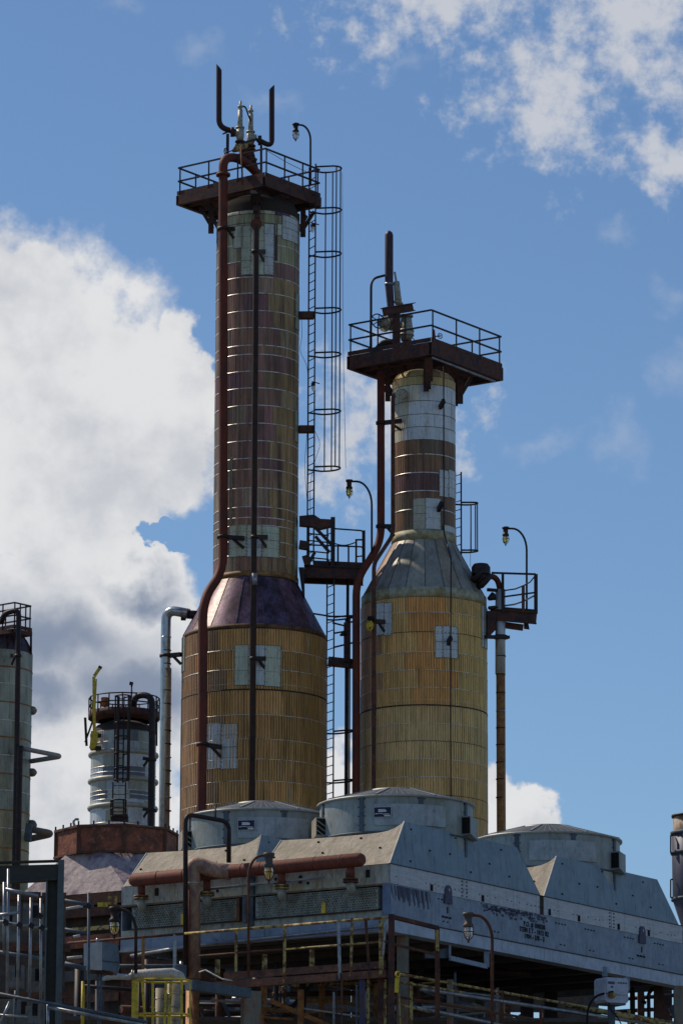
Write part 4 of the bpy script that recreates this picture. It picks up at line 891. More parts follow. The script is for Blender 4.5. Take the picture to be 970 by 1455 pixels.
    for k in range(6):
        a = 2*PI*k/6+.3; e = V((math.sin(a), -math.cos(a), 0)); w_ = V((e.y,-e.x,0)); part('fan_blade', MB().prism([cc+e*.22-w_*.09+Z*1.18, cc+e*1.58-w_*.14+Z*1.2, cc+e*1.58+w_*.14+Z*1.28, cc+e*.22+w_*.09+Z*1.26], Z*.02), M_tube, f)
    return o, f
M_galvshade = mat('galvanised_sheet_shade_tint', (.235,.315,.385), .55, .05, (.175,.245,.305), .5, 1.4, edge=.25, var=.12, bump=.08, bscale=4, col3=(.31,.37,.42), amt3=.30, scale3=7)  # bluish shaded copy of the hoods' galvanised sheet; shade put into the colour
M_ring = mat('fan_ring_sheet', (.31,.345,.35), .5, .15, (.205,.22,.185), .48, 1.5, (1,1,.6), .2, .18, .1, 5, (.42,.46,.49), .30, 8)
M_ring2 = mat('fan_panel_sheet', (.38,.42,.45), .5, .15, (.28,.31,.33), .5, 3, edge=.2, var=.14, bump=.12, bscale=6, col3=(.50,.53,.56), amt3=.3, scale3=9)
FG = 'domed cooler fans on the sloped hoods'
h2, f2_ = hood('nearest sloped hood, wide cream left end in the sun and long blue-grey side', .0, 6.24, .0, 3.47, .70, .88, .08, .26, (2.95,1.75), 'middle domed cooler fan with dark blue name plate, nearest the camera', FG)
h1, f1_ = hood('left sloped hood behind the elbowed rusty pipe', .0, 6.24, 3.56, 7.08, .70, .88, .28, .22, (2.95,5.38), 'left domed cooler fan, partly hidden by the black looped pipe', FG)
h3, f3_ = hood('right sloped hood with only a small cream triangle lit at its left end', 6.36, 12.58, .0, 3.47, .70, .88, .08, .26, (9.45,1.75), 'right domed cooler fan against the sky, without a name plate', FG, sign=False)

# ------------------------------------------------------------------ header pipe and its risers
SP = -.42                                                   # the header stands this far in front of the face
o = thing('header_pipe', 'long red-brown header pipe with four stub nozzles along the sunlit hoods', 'pipe', onL(350,1240,SP))
pa, pb = onL(190,1251,SP), onL(512,1222,SP); hr = .15
part('pipe_run', MB().tube([pa-dL*-.07, pa, pb, pb-dL*.07], hr, 18, rr=[hr*.72,hr,hr,hr*.72]), M_redl, o)
for x in (225,262,345,372,448,486): part('weld_seam', MB().tube([onL(x,1251+(x-190)/322*-29,SP), onL(x+1,1251+(x+1-190)/322*-29,SP)], hr+.006, 18), M_red, o)
for x, yt, yf_, yb in ((201,1256,1273,1288),(294,1250,1268,1282),(400,1240,1258,1272),(498,1230,1249,1264)):
    c = onL(x,yt,SP+.05); part('stub', MB().tube([c, V((c.x,c.y,onL(x,yf_,SP+.05).z))], .085, 12), M_redl, o)
    mf = M_yrust if x < 450 else M_rust
    for dz in (0,-.055): part('flange', MB().tube([V((c.x,c.y,onL(x,yf_,SP+.05).z+dz)), V((c.x,c.y,onL(x,yf_,SP+.05).z+dz-.035))], .165, 18), mf, o)
    c3 = V((c.x,c.y,onL(x,yf_,SP+.05).z-.09)); part('nozzle', MB().tube([c3, c3-Z*.09, c3-Z*.22+dR*.1], .095, 12), M_face, o)
# insulated elbow pipe
Yp = onL(274,1260,SP-.35)
ye = Yp.y
pts = [onL(326,1231,SP+.05), at(300,1233,ye), at(274,1232,ye), at(274,1300,ye), at(274,1388,ye)]
o = thing('elbow_pipe', 'patchy rust-stained insulated pipe rising on the left and elbowing into the red header', 'pipe', pts[-1])
part('jacket', MB().tube(path([onL(328,1240,SP+.02), at(300,1236,ye), at(273,1226,ye), at(274,1392,ye)], .42, 8), .172, 18), M_elbow, o)
for y in (1255,): part('jacket_band', MB().tube([at(274,y,ye), at(274,y+1.5,ye)], .180, 18), M_insw, o)
part('jacket_band', MB().tube([at(303,1234.5,ye+.1), at(304.5,1235,ye+.1)], .180, 18), M_insw, o)
part('lower_pipe', MB().tube([at(274,1388,ye), V((at(274,1388,ye).x,ye,4))], .15, 16), M_insrust, o)
part('tee', MB().tube([at(256,1384,ye-.1), at(294,1388,ye+.3)], .16, 14), M_rust, o)
pts = [at(263.5,1388,ye-.25), at(263.5,1157,ye-.25), at(325,1168,ye+.25), at(325,1226,ye+.25)]
o = thing('looped_pipe', 'thin black pipe rising tall in front of the left fan and looping over', 'pipe', pts[0])
part('pipe_run', MB().tube(path(pts, .2), .052, 12), M_dark, o)
part('flow_tip', MB().tube([at(306,1163,ye+.1), at(306,1146,ye+.1)], .018, 6), M_dark, o)
part('rusty_leg', MB().tube([at(268.4,1258,ye-.28), at(268.2,1386,ye-.28)], .020, 8), M_redl, o)
single('conduit', MB().tube([onL(186,1359,-.3), onL(262,1346,-.3), onL(440,1327,-.3), onL(545,1316,-.3)], .04, 8), M_tube, 'bright grey tube in place of the highlight line under the header boxes', 'conduit')  # tube stands in for the highlight on the lower band's bottom edge
single('conduit', MB().tube([onL(295,1264,-.25), onL(460,1247,-.25)], .03, 8), M_tube, 'grey tube end poking along between the header nozzles', 'conduit')

# ------------------------------------------------------------------ rusty walkway in front of the deck
WP = -1.25
o = thing('walkway', 'rusty peeling walkway with yellowed railing in front of the header boxes', 'walkway', onL(430,1400,WP))
def L_(x, y, off=WP): return onL(x, y, off)
za = L_(545,1384).z; zb_ = L_(545,1370).z
def Lx(x, z, off=WP):                                        # point of that plane at pixel column x and height z
    p = L_(x, 1380, off); return V((p.x,p.y,z))
part('floor_beam', MB().bar(Lx(292,za), Lx(548,za), .05, .16), mat('peeling_floor_beam', (.16,.07,.045), .85, 0, (.075,.04,.035), .45, 4, var=.4, bump=.4, bscale=16, col3=(.42,.34,.27), amt3=.30, scale3=9), o)
part('toe_plate', MB().bar(Lx(318,za+.19), Lx(548,za+.19), .02, .15), MATS['peeling_floor_beam'], o)
part('floor_plate', MB().add([Lx(292,za+.085), Lx(548,za+.085), Lx(548,za+.085)+dR*1.15, Lx(292,za+.085)+dR*1.15], [(0,1,2,3)]).add([Lx(292,za+.06), Lx(548,za+.06), Lx(548,za+.06)+dR*1.15, Lx(292,za+.06)+dR*1.15], [(3,2,1,0)]), M_rust, o)
zr = L_(553,1304).z; zm = L_(553,1338).z
for x0, x1 in ((96,262),(262,404),(404,556)): part('top_rail', MB().tube([Lx(x0,zr), Lx(x1,zr)], .030, 8), M_yrust if x0 > 200 else M_rust, o)
for x0, x1 in ((283,404),(404,550)): part('mid_rail', MB().tube([Lx(x0,zm), Lx(x1,zm)], .024, 8), M_rust if x0 < 400 else M_yrust, o)
for x, t_, mt_, dx, w_ in ((203,0,M_insrust,0,.07),(248,0,M_tube,0,.075),(335,0,M_yrust,0,.06),(404,0,M_yrust,0,.065),(480,.12,M_tube,3,.07),(500,.05,M_yrust,-2,.06),(519,.02,M_rust,6,.06),(541,-.05,M_yrust,1,.10),(548,-.1,M_tube,-7,.05)):
    a_ = Lx(x+dx, za-.05); b_ = Lx(x, zr+t_); part('post', MB().bar(a_, b_, w_, w_*.8), mt_, o)
for x, y0, y1 in ((309,1364,1385),(376,1357,1380),(443,1350,1374)):
    part('kick_post', MB().bar(onL(x,y0,WP+.5), onL(x,y1+3,WP+.5), .11, .06), M_yrust, o)
part('rope', MB().tube([L_(*p, WP-.1) for p in ((283,1382),(292,1379),(303,1385),(316,1392),(330,1394))], .018, 5), M_insw, o)
# corner frame
o = thing('corner_railing', 'rusty gate-like frame of flat bars at the near corner of the deck', 'railing', at(588,1455,90.6))
Yc = Lx(556,za).y
n0, n1 = at(556,1303,Yc), onR(621,1319,-1.2)
part('top_bar', MB().bar(n0, n1, .10, .08), M_rustplat, o)
part('post', MB().bar(n0+Z*.05, n0-Z*4, .13, .11), M_rustplat, o); part('post', MB().bar(n1, n1-Z*4, .10, .09), M_rust, o)
part('post_top', MB().bar(n1-V((0,.06,0))-Z*.05, n1-V((0,.06,0))-Z*.5, .07, .03), M_yrust, o)
part('mid_bar', MB().bar(n0-Z*.57, n1-Z*.57, .05, .05), M_rust, o)
# yellow and grey rails running back along the right side
def sider(label, p0, p1, r, mt, cat='rail', name='side_rail', ext=2.5, group=None):
    a_, b_ = onR(*p0, -.9), onR(*p1, -.9); b_ = b_+(b_-a_)*ext
    return single(name, MB().tube([a_, a_+(b_-a_)*.5, b_], r, 8), mt, label, cat, group)
sider('yellow flaking top rail running back under the blue-grey beam', (563,1384), (755,1418), .030, M_yrust, ext=1.3)
sider('second yellow-flaked rail just below the yellow top rail', (567,1396), (640,1408), .028, M_yrust, ext=.25)
sider('blue-grey tube rail below the yellow rails', (598,1406), (755,1430), .042, M_tube, ext=1.6)
sider('dark rusty rail between the two blue-grey tube rails', (570,1418), (680,1436), .028, M_rust, ext=1.6)
sider('lowest blue-grey tube rail in the bottom right shadows', (590,1432), (700,1455), .040, M_tube, ext=2)
sider('pale flaking thin rail beside the corner frame low down', (567,1428), (600,1436), .026, M_yrust, ext=.3)
for x, y0, mt_, lb in ((584,1396,M_yrust,'yellow-flaked rail post left of the corner frame'),(713,1408,M_rust,'rusty rail post behind the frosted lamp pole'),(893,1436,M_yrust,'short yellow post under the white enclosure'),(768,1430,M_rust,'dark rusty rail post in the shade near the small sky gap')):
    p = onR(x,y0,-.9); single('rail_post', MB().bar(p, V((p.x,p.y,p.z-4)), .07, .07), mt_, lb, 'post')
o = thing('hook', 'yellow eye ring with hanging yellow-rust strap at the corner frame', 'hook', onR(563,1385,-1.0))
part('ring', MB().tube([onR(565+2.6*math.cos(k*PI/6),1385+4*math.sin(k*PI/6),-1.05) for k in range(12)], .02, 5, closed=True), M_yel, o)
part('strap', MB().bar(onR(564,1390,-1.0), onR(563,1411,-1.0), .09, .03), M_yel, o)
part('rod', MB().tube([onR(566,1392,-1.0), onR(569,1470,-1.0)], .016, 5), M_yrust, o)
# ------------------------------------------------------------------ steel columns under the deck
def hcol(label, x, yt, Y, w, mt, zb=0, name='steel_column', dep=.3):
    p = at(x,yt,Y); o = thing(name, label, 'column', V((p.x,p.y,zb)))
    a_, b_ = V((p.x,p.y,zb)), p
    part('flange', MB().bar(a_-V((0,dep/2,0)), b_-V((0,dep/2,0)), w, .03, up=V((0,1,0))), mt, o)
    part('web', MB().bar(a_, b_, .03, dep-.035, up=V((0,1,0))), mt, o); part('flange', MB().bar(a_+V((0,dep/2,0)), b_+V((0,dep/2,0)), w, .03, up=V((0,1,0))), mt, o)
    return o
M_colr = mat('rusting_grey_column', (.20,.19,.155), .7, 0, (.22,.10,.05), .42, 2.5, (1,1,.5), var=.25)
hcol('grey column with rusty head holding up the near corner of the deck', 572, 1326, 92.9, .255, M_colr)
hcol('pale column in the shade beneath the rusty walkway', 359, 1410, 91.8, .36, M_colr)
for x, yt, Y, lb in ((748,1362,102,'dark column under the middle of the blue-grey beam'),(782,1385,104,'dark column right of the frosted lamp in the shade'),(945,1400,107,'heavy dark column beside the gusset at the lower right')): hcol(lb, x, yt, Y, .3, M_dark)
for x, y0, Y, w, mt_, lb in ((898,1399,104,.12,M_dark,'slim dark post right of the white enclosure'),(910,1404,105,.16,M_rust,'rusty orange post right of the white enclosure'),(964,1402,100,.24,M_colr,'tan-grey column at the right edge'),(868,1428,96,.16,M_bluest,'blue-grey post carrying the white enclosure')):
    p = at(x,y0,Y); single('support_post', MB().bar(p, V((p.x,p.y,0)), w, w), mt_, lb, 'post')
prz = lambda pxs, Y, dep: MB().prism([at(x,y,Y) for x, y in pxs], (0,dep,0))
single('gusset_plate', prz([(929,1396),(939,1400),(956,1458),(929,1458)], 103, .2), M_rustplat, 'dark triangular gusset plate at the lower right', 'plate')
single('gusset_plate', prz([(949,1433),(970,1418),(975,1440),(955,1445)], 104, .1), M_bluest, 'grey angled plate near the right edge', 'plate')
for a, b, Y, r, mt_, lb in (((885,1420),(970,1414),106,.05,M_dark,'upper horizontal dark rail against the sky at the lower right'),((840,1440),(928,1435),106,.05,M_dark,'lower dark rail passing behind the white enclosure'),((938,1446),(975,1443),106,.05,M_dark,'short dark rail end at the lower right edge'),((800,1428),(975,1462),97,.05,M_yrust,'yellow-brown pipe rail crossing under the white enclosure')):
    single('side_rail', MB().tube([at(*a,Y), at(*b,Y)], r, 8), mt_, lb, 'rail')
single('bent_conduit', MB().tube(path([at(922,1470,103), at(921,1412,103), at(928,1405,103)], .2), .045, 8), M_dark, 'dark curved pipe between the rusty post and the gusset', 'pipe')
single('valve_handle', MB().bar(at(906,1424,103), at(918,1425,103), .08, .05).bar(at(913,1420,103), at(915,1428,103), .08, .08), M_dark, 'small T-handle silhouetted beside the rusty orange post', 'valve')
# hanging frame below the beam
o = thing('hanging_frame', 'blue-grey angle frame hanging below the long beam', 'bracket', onR(665,1360,.05))
h0, h1, h2_, h3_ = onR(639,1343,.05), onR(639,1362,.05), onR(691,1374,.05), onR(691,1353,.05)
part('hanger', MB().bar(h0, h1, .05, .07), M_beam, o); part('hanger', MB().bar(h2_-Z*.02, h3_, .12, .10), M_beam, o); part('cross_angle', MB().bar(h1, h2_, .06, .10), M_beam, o)
part('side_plate', MB().prism([onR(604,1356,.3),onR(638,1346,.1),onR(638,1362,.1),onR(604,1362,.3)], dL*.03), M_bluest, o)
for x, lb in ((856,'bolted clamp bracket above the white enclosure'),(888,'angle bracket right of the white enclosure')):
    p = onR(x, 1376 if x < 870 else 1390, .0); single('beam_clamp', MB().bar(p-dL*.05+Z*.02, p-dL*.05-Z*(.20 if x < 870 else .30), .12, .08), M_beam, lb, 'bracket')
# white enclosure
o = thing('control_box', 'white-blue rounded enclosure with dark plate and black cable on a post', 'control box', at(868,1428,95))
yaw = .52; u = V((math.cos(yaw), math.sin(yaw), 0)); nn_ = V((math.sin(yaw), -math.cos(yaw), 0)); bc = at(868,1409,95)
mb = MB(); Wd, Hh, Dp = .30, .275, .22
def bev(p, c, r=.04):
    pass
def rbox(mb, c, a, b, d, r):                                 # box with chamfered outline, extruded along d
    pts = []
    la, lb_ = a.length, b.length; ua, ub = a/la, b/lb_
    for sx, sy in ((1,1),(-1,1),(-1,-1),(1,-1)):
        q = [(sx*la, sy*(lb_-r)), (sx*(la-r), sy*lb_)]
        if sx*sy < 0: q = q[::-1]
        pts += q
    return mb.prism([c-d+ua*x+ub*y for x, y in pts][::1], d*2)
part('case', rbox(MB(), bc, u*Wd, Z*Hh, nn_*Dp, .05), M_wbox, o)
part('cover', rbox(MB(), bc+nn_*(Dp+.02)+Z*.08, u*(Wd-.02), Z*(Hh-.10), nn_*.02, .03), M_wbox, o)
part('sill', rbox(MB(), bc-Z*(Hh+.02), u*(Wd-.05), Z*.02, nn_*(Dp-.02), .01), M_bluest, o)
sd = -u
part('dark_plate', MB().box(bc+nn_*(Dp+.045)-u*.165+Z*.15, u*.085, nn_*.004, Z*.028), M_stain, o)
part('dark_plate', MB().box(bc+nn_*(Dp+.045)-u*.15+Z*.06, u*.03, nn_*.004, Z*.02), M_stain, o)
mb = MB()
for k in range(4): mb.box(bc+nn_*(Dp+.045)+u*(.02+k*.065)+Z*.16, u*.022, nn_*.003, Z*.016)
part('lettering', mb, M_stain, o)
part('socket', MB().tube([bc+nn_*(Dp+.03)-u*.17-Z*.12, bc+nn_*(Dp+.10)-u*.17-Z*.12], .075, 12), M_yrust, o)
part('cable', MB().tube(path([bc+nn_*(Dp+.12)-u*.17-Z*.05, bc-u*.42-Z*.12, bc-u*.62-Z*.4, bc-u*.66-Z*1.2], .2), .025, 6), M_blk, o)
part('cable', MB().tube(path([bc-u*.2+nn_*.2-Z*.2, bc-u*.18+nn_*.2-Z*.42, bc+u*.05+nn_*.2-Z*.6, bc+u*.2+nn_*.2-Z*.9], .2), .014, 5), M_blk, o)

# ------------------------------------------------------------------ rust-red cooler further left
OY = 104.0; oc = at(165,1222,OY); so_ = 6302/OY; R8 = 88/so_
dr = thing('old_cooler', 'rust-red eight-sided fan drum over a mottled purple hood at the left', 'cooler fan', V((oc.x,oc.y,oc.z-1.2)))
zt8 = at(165,1186,OY).z; zb8 = oc.z
for k in range(8):
    a0 = 2*PI*k/8+math.radians(-35); a1 = a0+PI/4
    e0, e1 = V((math.sin(a0),-math.cos(a0),0))*R8, V((math.sin(a1),-math.cos(a1),0))*R8; b = V((oc.x,oc.y,0)); am = (a0+a1)/2; nr = V((math.sin(am),-math.cos(am),0))
    part('drum_panel', MB().prism([b+e0*.995+Z*zb8, b+e1*.995+Z*zb8, b+e1*.995+Z*zt8, b+e0*.995+Z*zt8], nr*.03), M_drum, dr)
    part('panel_frame', MB().bar(b+e0*1.01+Z*zb8, b+e0*1.01+Z*zt8, .09, .09), M_rust, dr)
    part('edge_angle', MB().bar(b+e0*1.02+Z*(zt8+.02), b+e1*1.02+Z*(zt8+.02), .08, .06), M_rust, dr); part('edge_angle', MB().bar(b+e0*1.02+Z*zb8, b+e1*1.02+Z*zb8, .10, .05), M_rust, dr)
    for j in range(3):
        pp = b+e0*1.02+(e1-e0)*1.02*(j/3); part('bolt', MB().bar(pp+Z*zt8, pp+Z*(zt8+.14), .04, .04), M_dark, dr)
    # hood below
    q0, q1 = b+e0*1.12+Z*(zb8-.95), b+e1*1.12+Z*(zb8-.95)
hz0, hz1 = zb8-.02, at(165,1272,OY-1.5).z
b = V((oc.x,oc.y,0)); hs = R8*1.22
cor = [b+dR*i*hs+dL*j*hs*.95 for i, j in ((-1,-1),(-1,1),(1,1),(1,-1))]
oct_ = [b+V((math.sin(a),-math.cos(a),0))*R8*.985+Z*hz0 for a in [2*PI*k/8+math.radians(-56.3) for k in range(8)]]   # corner k
base = [c_+Z*hz1 for c_ in (cor[1],cor[0],cor[3],cor[2])]      # left, near, right, far
for i in range(4):
    a0_, a1_ = oct_[(2*i) % 8], oct_[(2*i+1) % 8]; n0_, n1_ = base[i], base[(i+1) % 4]; nx = oct_[(2*i+2) % 8]
    part('hood_face', MB().prism([n0_, n1_, a1_, a0_], (n1_-n0_).cross(a0_-n0_).normalized()*-.02), M_hood, dr)
    part('hood_corner', MB().prism([n1_, nx, a1_], (nx-n1_).cross(a1_-n1_).normalized()*-.02), M_hood, dr)
for i in range(4):
    part('base_beam', MB().bar(cor[i]+Z*(hz1-.16), cor[(i+1) % 4]+Z*(hz1-.16), .1, .26), M_rust, dr)
mb = MB(); 
for k in range(48):
    a = 2*PI*k/48; e = V((math.sin(a),-math.cos(a),0)); mb.bar(b+e*R8*.98+Z*(zt8+.03), b+e*.5+Z*(zt8+.22), .02, .02)
for j in range(12):
    t = j/11; mb.tube([b+V((math.sin(a),-math.cos(a),0))*(R8*.98+(.5-R8*.98)*t)+Z*(zt8+.03+.19*t) for a in [2*PI*k/32 for k in range(32)]], .01, 3, closed=True)
part('fan_guard', mb, M_mesh, dr, kind='stuff'); part('guard_cap', MB().lathe(b, [(.52,zt8+.20),(.4,zt8+.25),(.01,zt8+.27)], 20), M_mesh, dr)
part('hooked_rod', MB().tube(path([at(110,1186,OY-1), at(104,1168,OY-1), at(107,1164,OY-1), at(112,1165,OY-1)], .08), .03, 6), M_tube, dr)
part('vent_stub', MB().lathe(at(168,1184,OY-.3), [(.30,0),(.16,.16),(.15,.22),(.01,.22)], 12), M_galv, dr)
# dim rusty frame beneath it
fr_ = thing('under_structure', 'dark rusty framework and side panels beneath the old rust-red cooler', 'framework', V((oc.x,oc.y,hz1-3)))
for j, (h, w_, mt_) in enumerate(((.45,.22,M_rust),(.85,.10,M_yrust),(1.15,.3,M_drum),(1.6,.12,M_rust),(1.95,.25,M_deck),(2.5,.2,M_rust),(3.0,.2,M_dark))):
    part('beam', MB().bar(cor[0]+Z*(hz1-h)+dL*.2, cor[1]+Z*(hz1-h), .08, w_), mt_, fr_)
    part('beam', MB().bar(cor[0]+Z*(hz1-h), cor[3]+Z*(hz1-h), .08, w_), mt_, fr_)
part('panel', MB().bar(cor[0]+Z*(hz1-1.7)+dR*.4+dL*.2, cor[1]+Z*(hz1-1.7)+dR*.4, .05, 3.0), M_wall, fr_)
for i in range(4): part('leg', MB().bar(cor[i]+Z*(hz1-.2), V((cor[i].x,cor[i].y,0)), .25, .25), M_rust, fr_)

# ------------------------------------------------------------------ background towers, left
Y3 = 172.0; s3 = 6302/Y3; c3 = at(175,1100,Y3); r3 = 47.5/s3
t3 = thing('refinery_column', 'short distant grey-white column with belts of pipe rings, ladder and yellow davit', 'column', (c3.x,Y3,0))
z3 = lambda y, d=0: zf(175,y,Y3-d)
part('shell', MB().lathe((c3.x,Y3,0), [(r3-.03,0),(r3-.03,z3(1040)),(r3*.85,z3(1033)),(r3*.5,z3(1027)),(.01,z3(1025))], 40), M_shell, t3)
rows = [1037,1053,1070,1088,1108,1122,1135,1150,1168,1190,1215,1250]
def c3f(th, z):
    return random.choice([(.52,.53,.50),(.46,.49,.52),(.36,.37,.32),(.60,.63,.66),(.16,.18,.21),(.42,.37,.26)])
M_t3 = mat('pale_blue_cladding', None, .5, .2, (.20,.18,.13), .33, 1.8, (1,1,.3), .2, .2, .1, 6, objcol=True)
for i in range(len(rows)-1): course(t3, c3.x, Y3, r3, z3(rows[i+1],r3), z3(rows[i],r3), 9, 8, .006, M_t3, c3f)
for i, y in enumerate(rows[1:]): band(t3, c3.x, Y3, r3+.004, z3(y,r3), .03)
for y in (1096,1102,1128,1143): band(t3, c3.x, Y3, r3+.01, z3(y,r3), .035)
part('dome_sheet', MB().lathe((c3.x,Y3,0), [(r3+.01,z3(1037,r3)),(r3*.9,z3(1033,r3)),(r3*.6,z3(1027,r3)),(.2,z3(1024,r3))], 40), M_t3, t3, col=(.30,.31,.28))
for y in (1072,1110,1148): part('ring_pipe', MB().tube([V((c3.x+(r3+.03)*math.sin(a), Y3-(r3+.03)*math.cos(a), z3(y+2))) for a in [2*PI*k/48 for k in range(48)]], .10, 8, closed=True), M_t3, t3, col=(.42,.42,.37))
part('skirt', MB().lathe((c3.x,Y3,0), [(r3,0),(r3,z3(1250,r3))], 40), M_t3, t3, col=(.3,.31,.3))
o = thing('access_platform', 'round railed deck around the top of the short distant column', 'platform', at(174,1020,Y3))
part('round_deck', MB().lathe((c3.x,Y3,0), [(r3*.8,z3(1026)),(52/s3,z3(1022)),(52/s3,z3(1014)),(r3*.5,z3(1014))], 20), M_rustplat, o)
part('deck_rim', MB().lathe((c3.x,Y3,0), [(52/s3,z3(1023)),(53/s3,z3(1023)),(53/s3,z3(1013)),(52/s3,z3(1013))], 20), M_rustplat, o)
ring = lambda y, r, n=16: [V((c3.x+r/s3*math.sin(2*PI*k/n), Y3-r/s3*math.cos(2*PI*k/n), z3(y))) for k in range(n)]
for y in (993,1004): part('round_rail', MB().tube(ring(y,52), .03, 5, closed=True), M_dark, o)
for p in ring(1018,52): part('post', MB().bar(p, p+Z*(z3(993)-z3(1018)), .05, .05), M_dark, o)
for x in (121,222):
    part('leg', MB().bar(at(x,1020,Y3), at(x+2 if x < 200 else x,1060,Y3), .1, .1), M_dark, o); part('brace', MB().bar(at(x,1055,Y3), at(x+(11 if x < 200 else -8),1024,Y3), .07, .07), M_dark, o)
pipething('riser_pipe', 'fat black pipe arching over the short distant column and down its right side', 'pipe', [at(190,1019,Y3-.9), at(190,988,Y3-1.2), at(216,988,Y3-1.5), at(216,1050,Y3-1.5), V((at(216,1050,Y3-1.5).x,Y3-1.5,0))], 4.8/s3, M_dark, .62, 14, clamps=[(at(216,1080,Y3-1.5), at(204,1078,Y3-1.2)), (at(216,1152,Y3-1.5), at(204,1150,Y3-1.2))])
o = thing('davit', 'yellow davit crane leaning up from the short distant column', 'davit', at(132,1063,Y3-1.2))
part('mast', MB().bar(at(133,1058,Y3-1.3), at(134.5,1040,Y3-1.3), .28, .28).bar(at(134,1042,Y3-1.3), at(133.5,962,Y3-1.3), .12, .12), M_yel, o)
part('mast', MB().bar(at(131,1064,Y3-1.3), at(135,1046,Y3-1.3), .24, .2), M_yel, o)
part('arm', MB().bar(at(134,961,Y3-1.3), at(142,949,Y3-1.3), .12, .12), M_yel, o); part('hook', MB().bar(at(141.5,950,Y3-1.3), at(143,947,Y3-1.3), .14, .14), M_dark, o)
part('brace', MB().bar(at(137,965,Y3-1.3), at(134.5,1015,Y3-1.3), .05, .05), M_yel, o)
for y in (1045,1063): part('bracket', MB().bar(at(131,y,Y3-1.2), at(141,y+1,Y3-1.0), .3, .15), M_dark, o)
o = thing('orange_drum', 'orange drum on the short distant column platform', 'drum', at(149,1005,Y3-1))
part('body', MB().lathe(at(149,1004,Y3-1), [(.01,0),(.15,0),(.155,.0),(.155,.33),(.14,.36),(.01,.36)], 14), M_orange, o); part('stand', MB().bar(at(149,1004,Y3-1), at(149,1015,Y3-1), .06, .06), M_dark, o); part('rim', MB().lathe(at(149,1004,Y3-1), [(.16,.30),(.17,.31),(.17,.34),(.16,.35)], 14), M_orange, o)
o = thing('signal_mast', 'thin mast with small dark horn above the short distant column', 'mast', at(186.5,1010,Y3)); part('pole', MB().tube([at(186.5,1012,Y3), at(187,972,Y3)], .035, 6), M_dark, o); part('horn', MB().bar(at(184,971,Y3), at(189,972,Y3), .16, .12), M_dark, o)
ladder('caged ladder on the front of the short distant column', at(168,1080,Y3-1.75), at(175,1080,Y3-1.75), z3(1113,1.7), z3(990,1.7), (.15,-1,0), [z3(y,1.7) for y in (992,1030,1050,1073,1095,1111)], cr=.30, rung=.3)
ladder('lower caged ladder ending in a funnel-like landing before the short distant column', at(160,1150,Y3-2.6), at(178,1150,Y3-2.6), z3(1170,2.6), z3(1112,2.6), (0,-1,0), [z3(y,2.6) for y in (1140,1152,1163)], cr=.30, rung=.35)
o = thing('ladder_landing', 'small dark landing with struts at the foot of the distant ladder', 'platform', at(171,1172,Y3-2.6)); part('deck_plate', MB().bar(at(158,1164,Y3-2.6), at(182,1164,Y3-2.6), .8, .25), M_dark, o)
for a, b in (((160,1165),(168,1178)),((180,1165),(174,1178)),((170,1165),(170,1180))): part('brace', MB().bar(at(*a,Y3-2.6), at(*b,Y3-2.6), .1, .1), M_dark, o)
# far left tower
Y4 = 158.0; s4 = 6302/Y4; c4 = at(-12,1050,Y4); r4 = 58/s4; z4 = lambda y, d=0: zf(-12,y,Y4-d)
t4 = thing('refinery_column', 'pale green clad column cut off by the left edge, with purple dome', 'column', (c4.x,Y4,0))
part('shell', MB().lathe((c4.x,Y4,0), [(r4-.03,0),(r4-.03,z4(930)),(r4*.85,z4(912)),(r4*.5,z4(898)),(.01,z4(894))], 48), M_shell, t4)
r_ = [921,946,970,996,1022,1046,1072,1098,1122,1150,1176,1204,1240]
def c4f(th, z):
    c = random.choice([(.36,.38,.31),(.40,.42,.35),(.34,.34,.24)])
    return c if z > z4(1150,r4) else lerp(c, (.46,.36,.16), .6)
for i in range(len(r_)-1): course(t4, c4.x, Y4, r4, z4(r_[i+1],r4), z4(r_[i],r4), 12, 8, .005, M_greytower, c4f)
for i, y in enumerate(r_[1:]): band(t4, c4.x, Y4, r4+.006, z4(y,r4), .03 if i % 2 else .05, None if i % 2 else M_insrust)
for k in range(14): part('dome_sheet', MB().lathe((c4.x,Y4,0), [(r4+.01,z4(921,r4)),(r4*.97,z4(912,r4)),(r4*.86,z4(900,r4)),(r4*.6,z4(889,r4)),(.2,z4(884,r4))], 4, 2*PI*k/14+.01, 2*PI*(k+1)/14-.01), M_cone, t4, col=(.10,.075,.10))
part('skirt', MB().lathe((c4.x,Y4,0), [(r4,0),(r4,z4(1240,r4))], 40), M_greytower, t4, col=(.27,.24,.14))
for y, x, r in ((1010,47,.17),(1098,47,.16),(1173,47,.20)): part('end_cap', MB().tube([at(38,y,Y4), at(x,y,Y4), at(x+3,y,Y4), at(x+5.5,y,Y4)], r, 12, rr=[r,r,r*.8,r*.2]), M_greytower, t4, col=(.2,.2,.16))
platform('access_platform', 'railed platform on the dome of the far left column', at(20,893,Y4-1.8), .95, 2.6, math.radians(40), .15, None, .98, nA=3, nB=4)
o = thing('platform_bracket', 'dark strut bracket propping the far left column platform at its right', 'bracket', at(44,930,Y4-.4))
for a, b in (((44,893),(44,930)),((33,905),(44,925)),((44,896),(33,902))): part('strut', MB().bar(at(*a,Y4-.4), at(*b,Y4-.4), .08, .08), M_dark, o)
pipething('riser_pipe', 'dark pipe arching over and running down the front of the far left column', 'pipe', [at(2,885,Y4-1.5), at(6,872,Y4-1.8), at(27,866,Y4-2.0), at(26,900,Y4-2.0), at(24,1060,Y4-2.0), V((at(24,1100,Y4-2.0).x,Y4-2,0))], 3.9/s4, M_dark, .35, 12, clamps=[(at(25.5,932,Y4-2), at(17,932,Y4-1.4))])
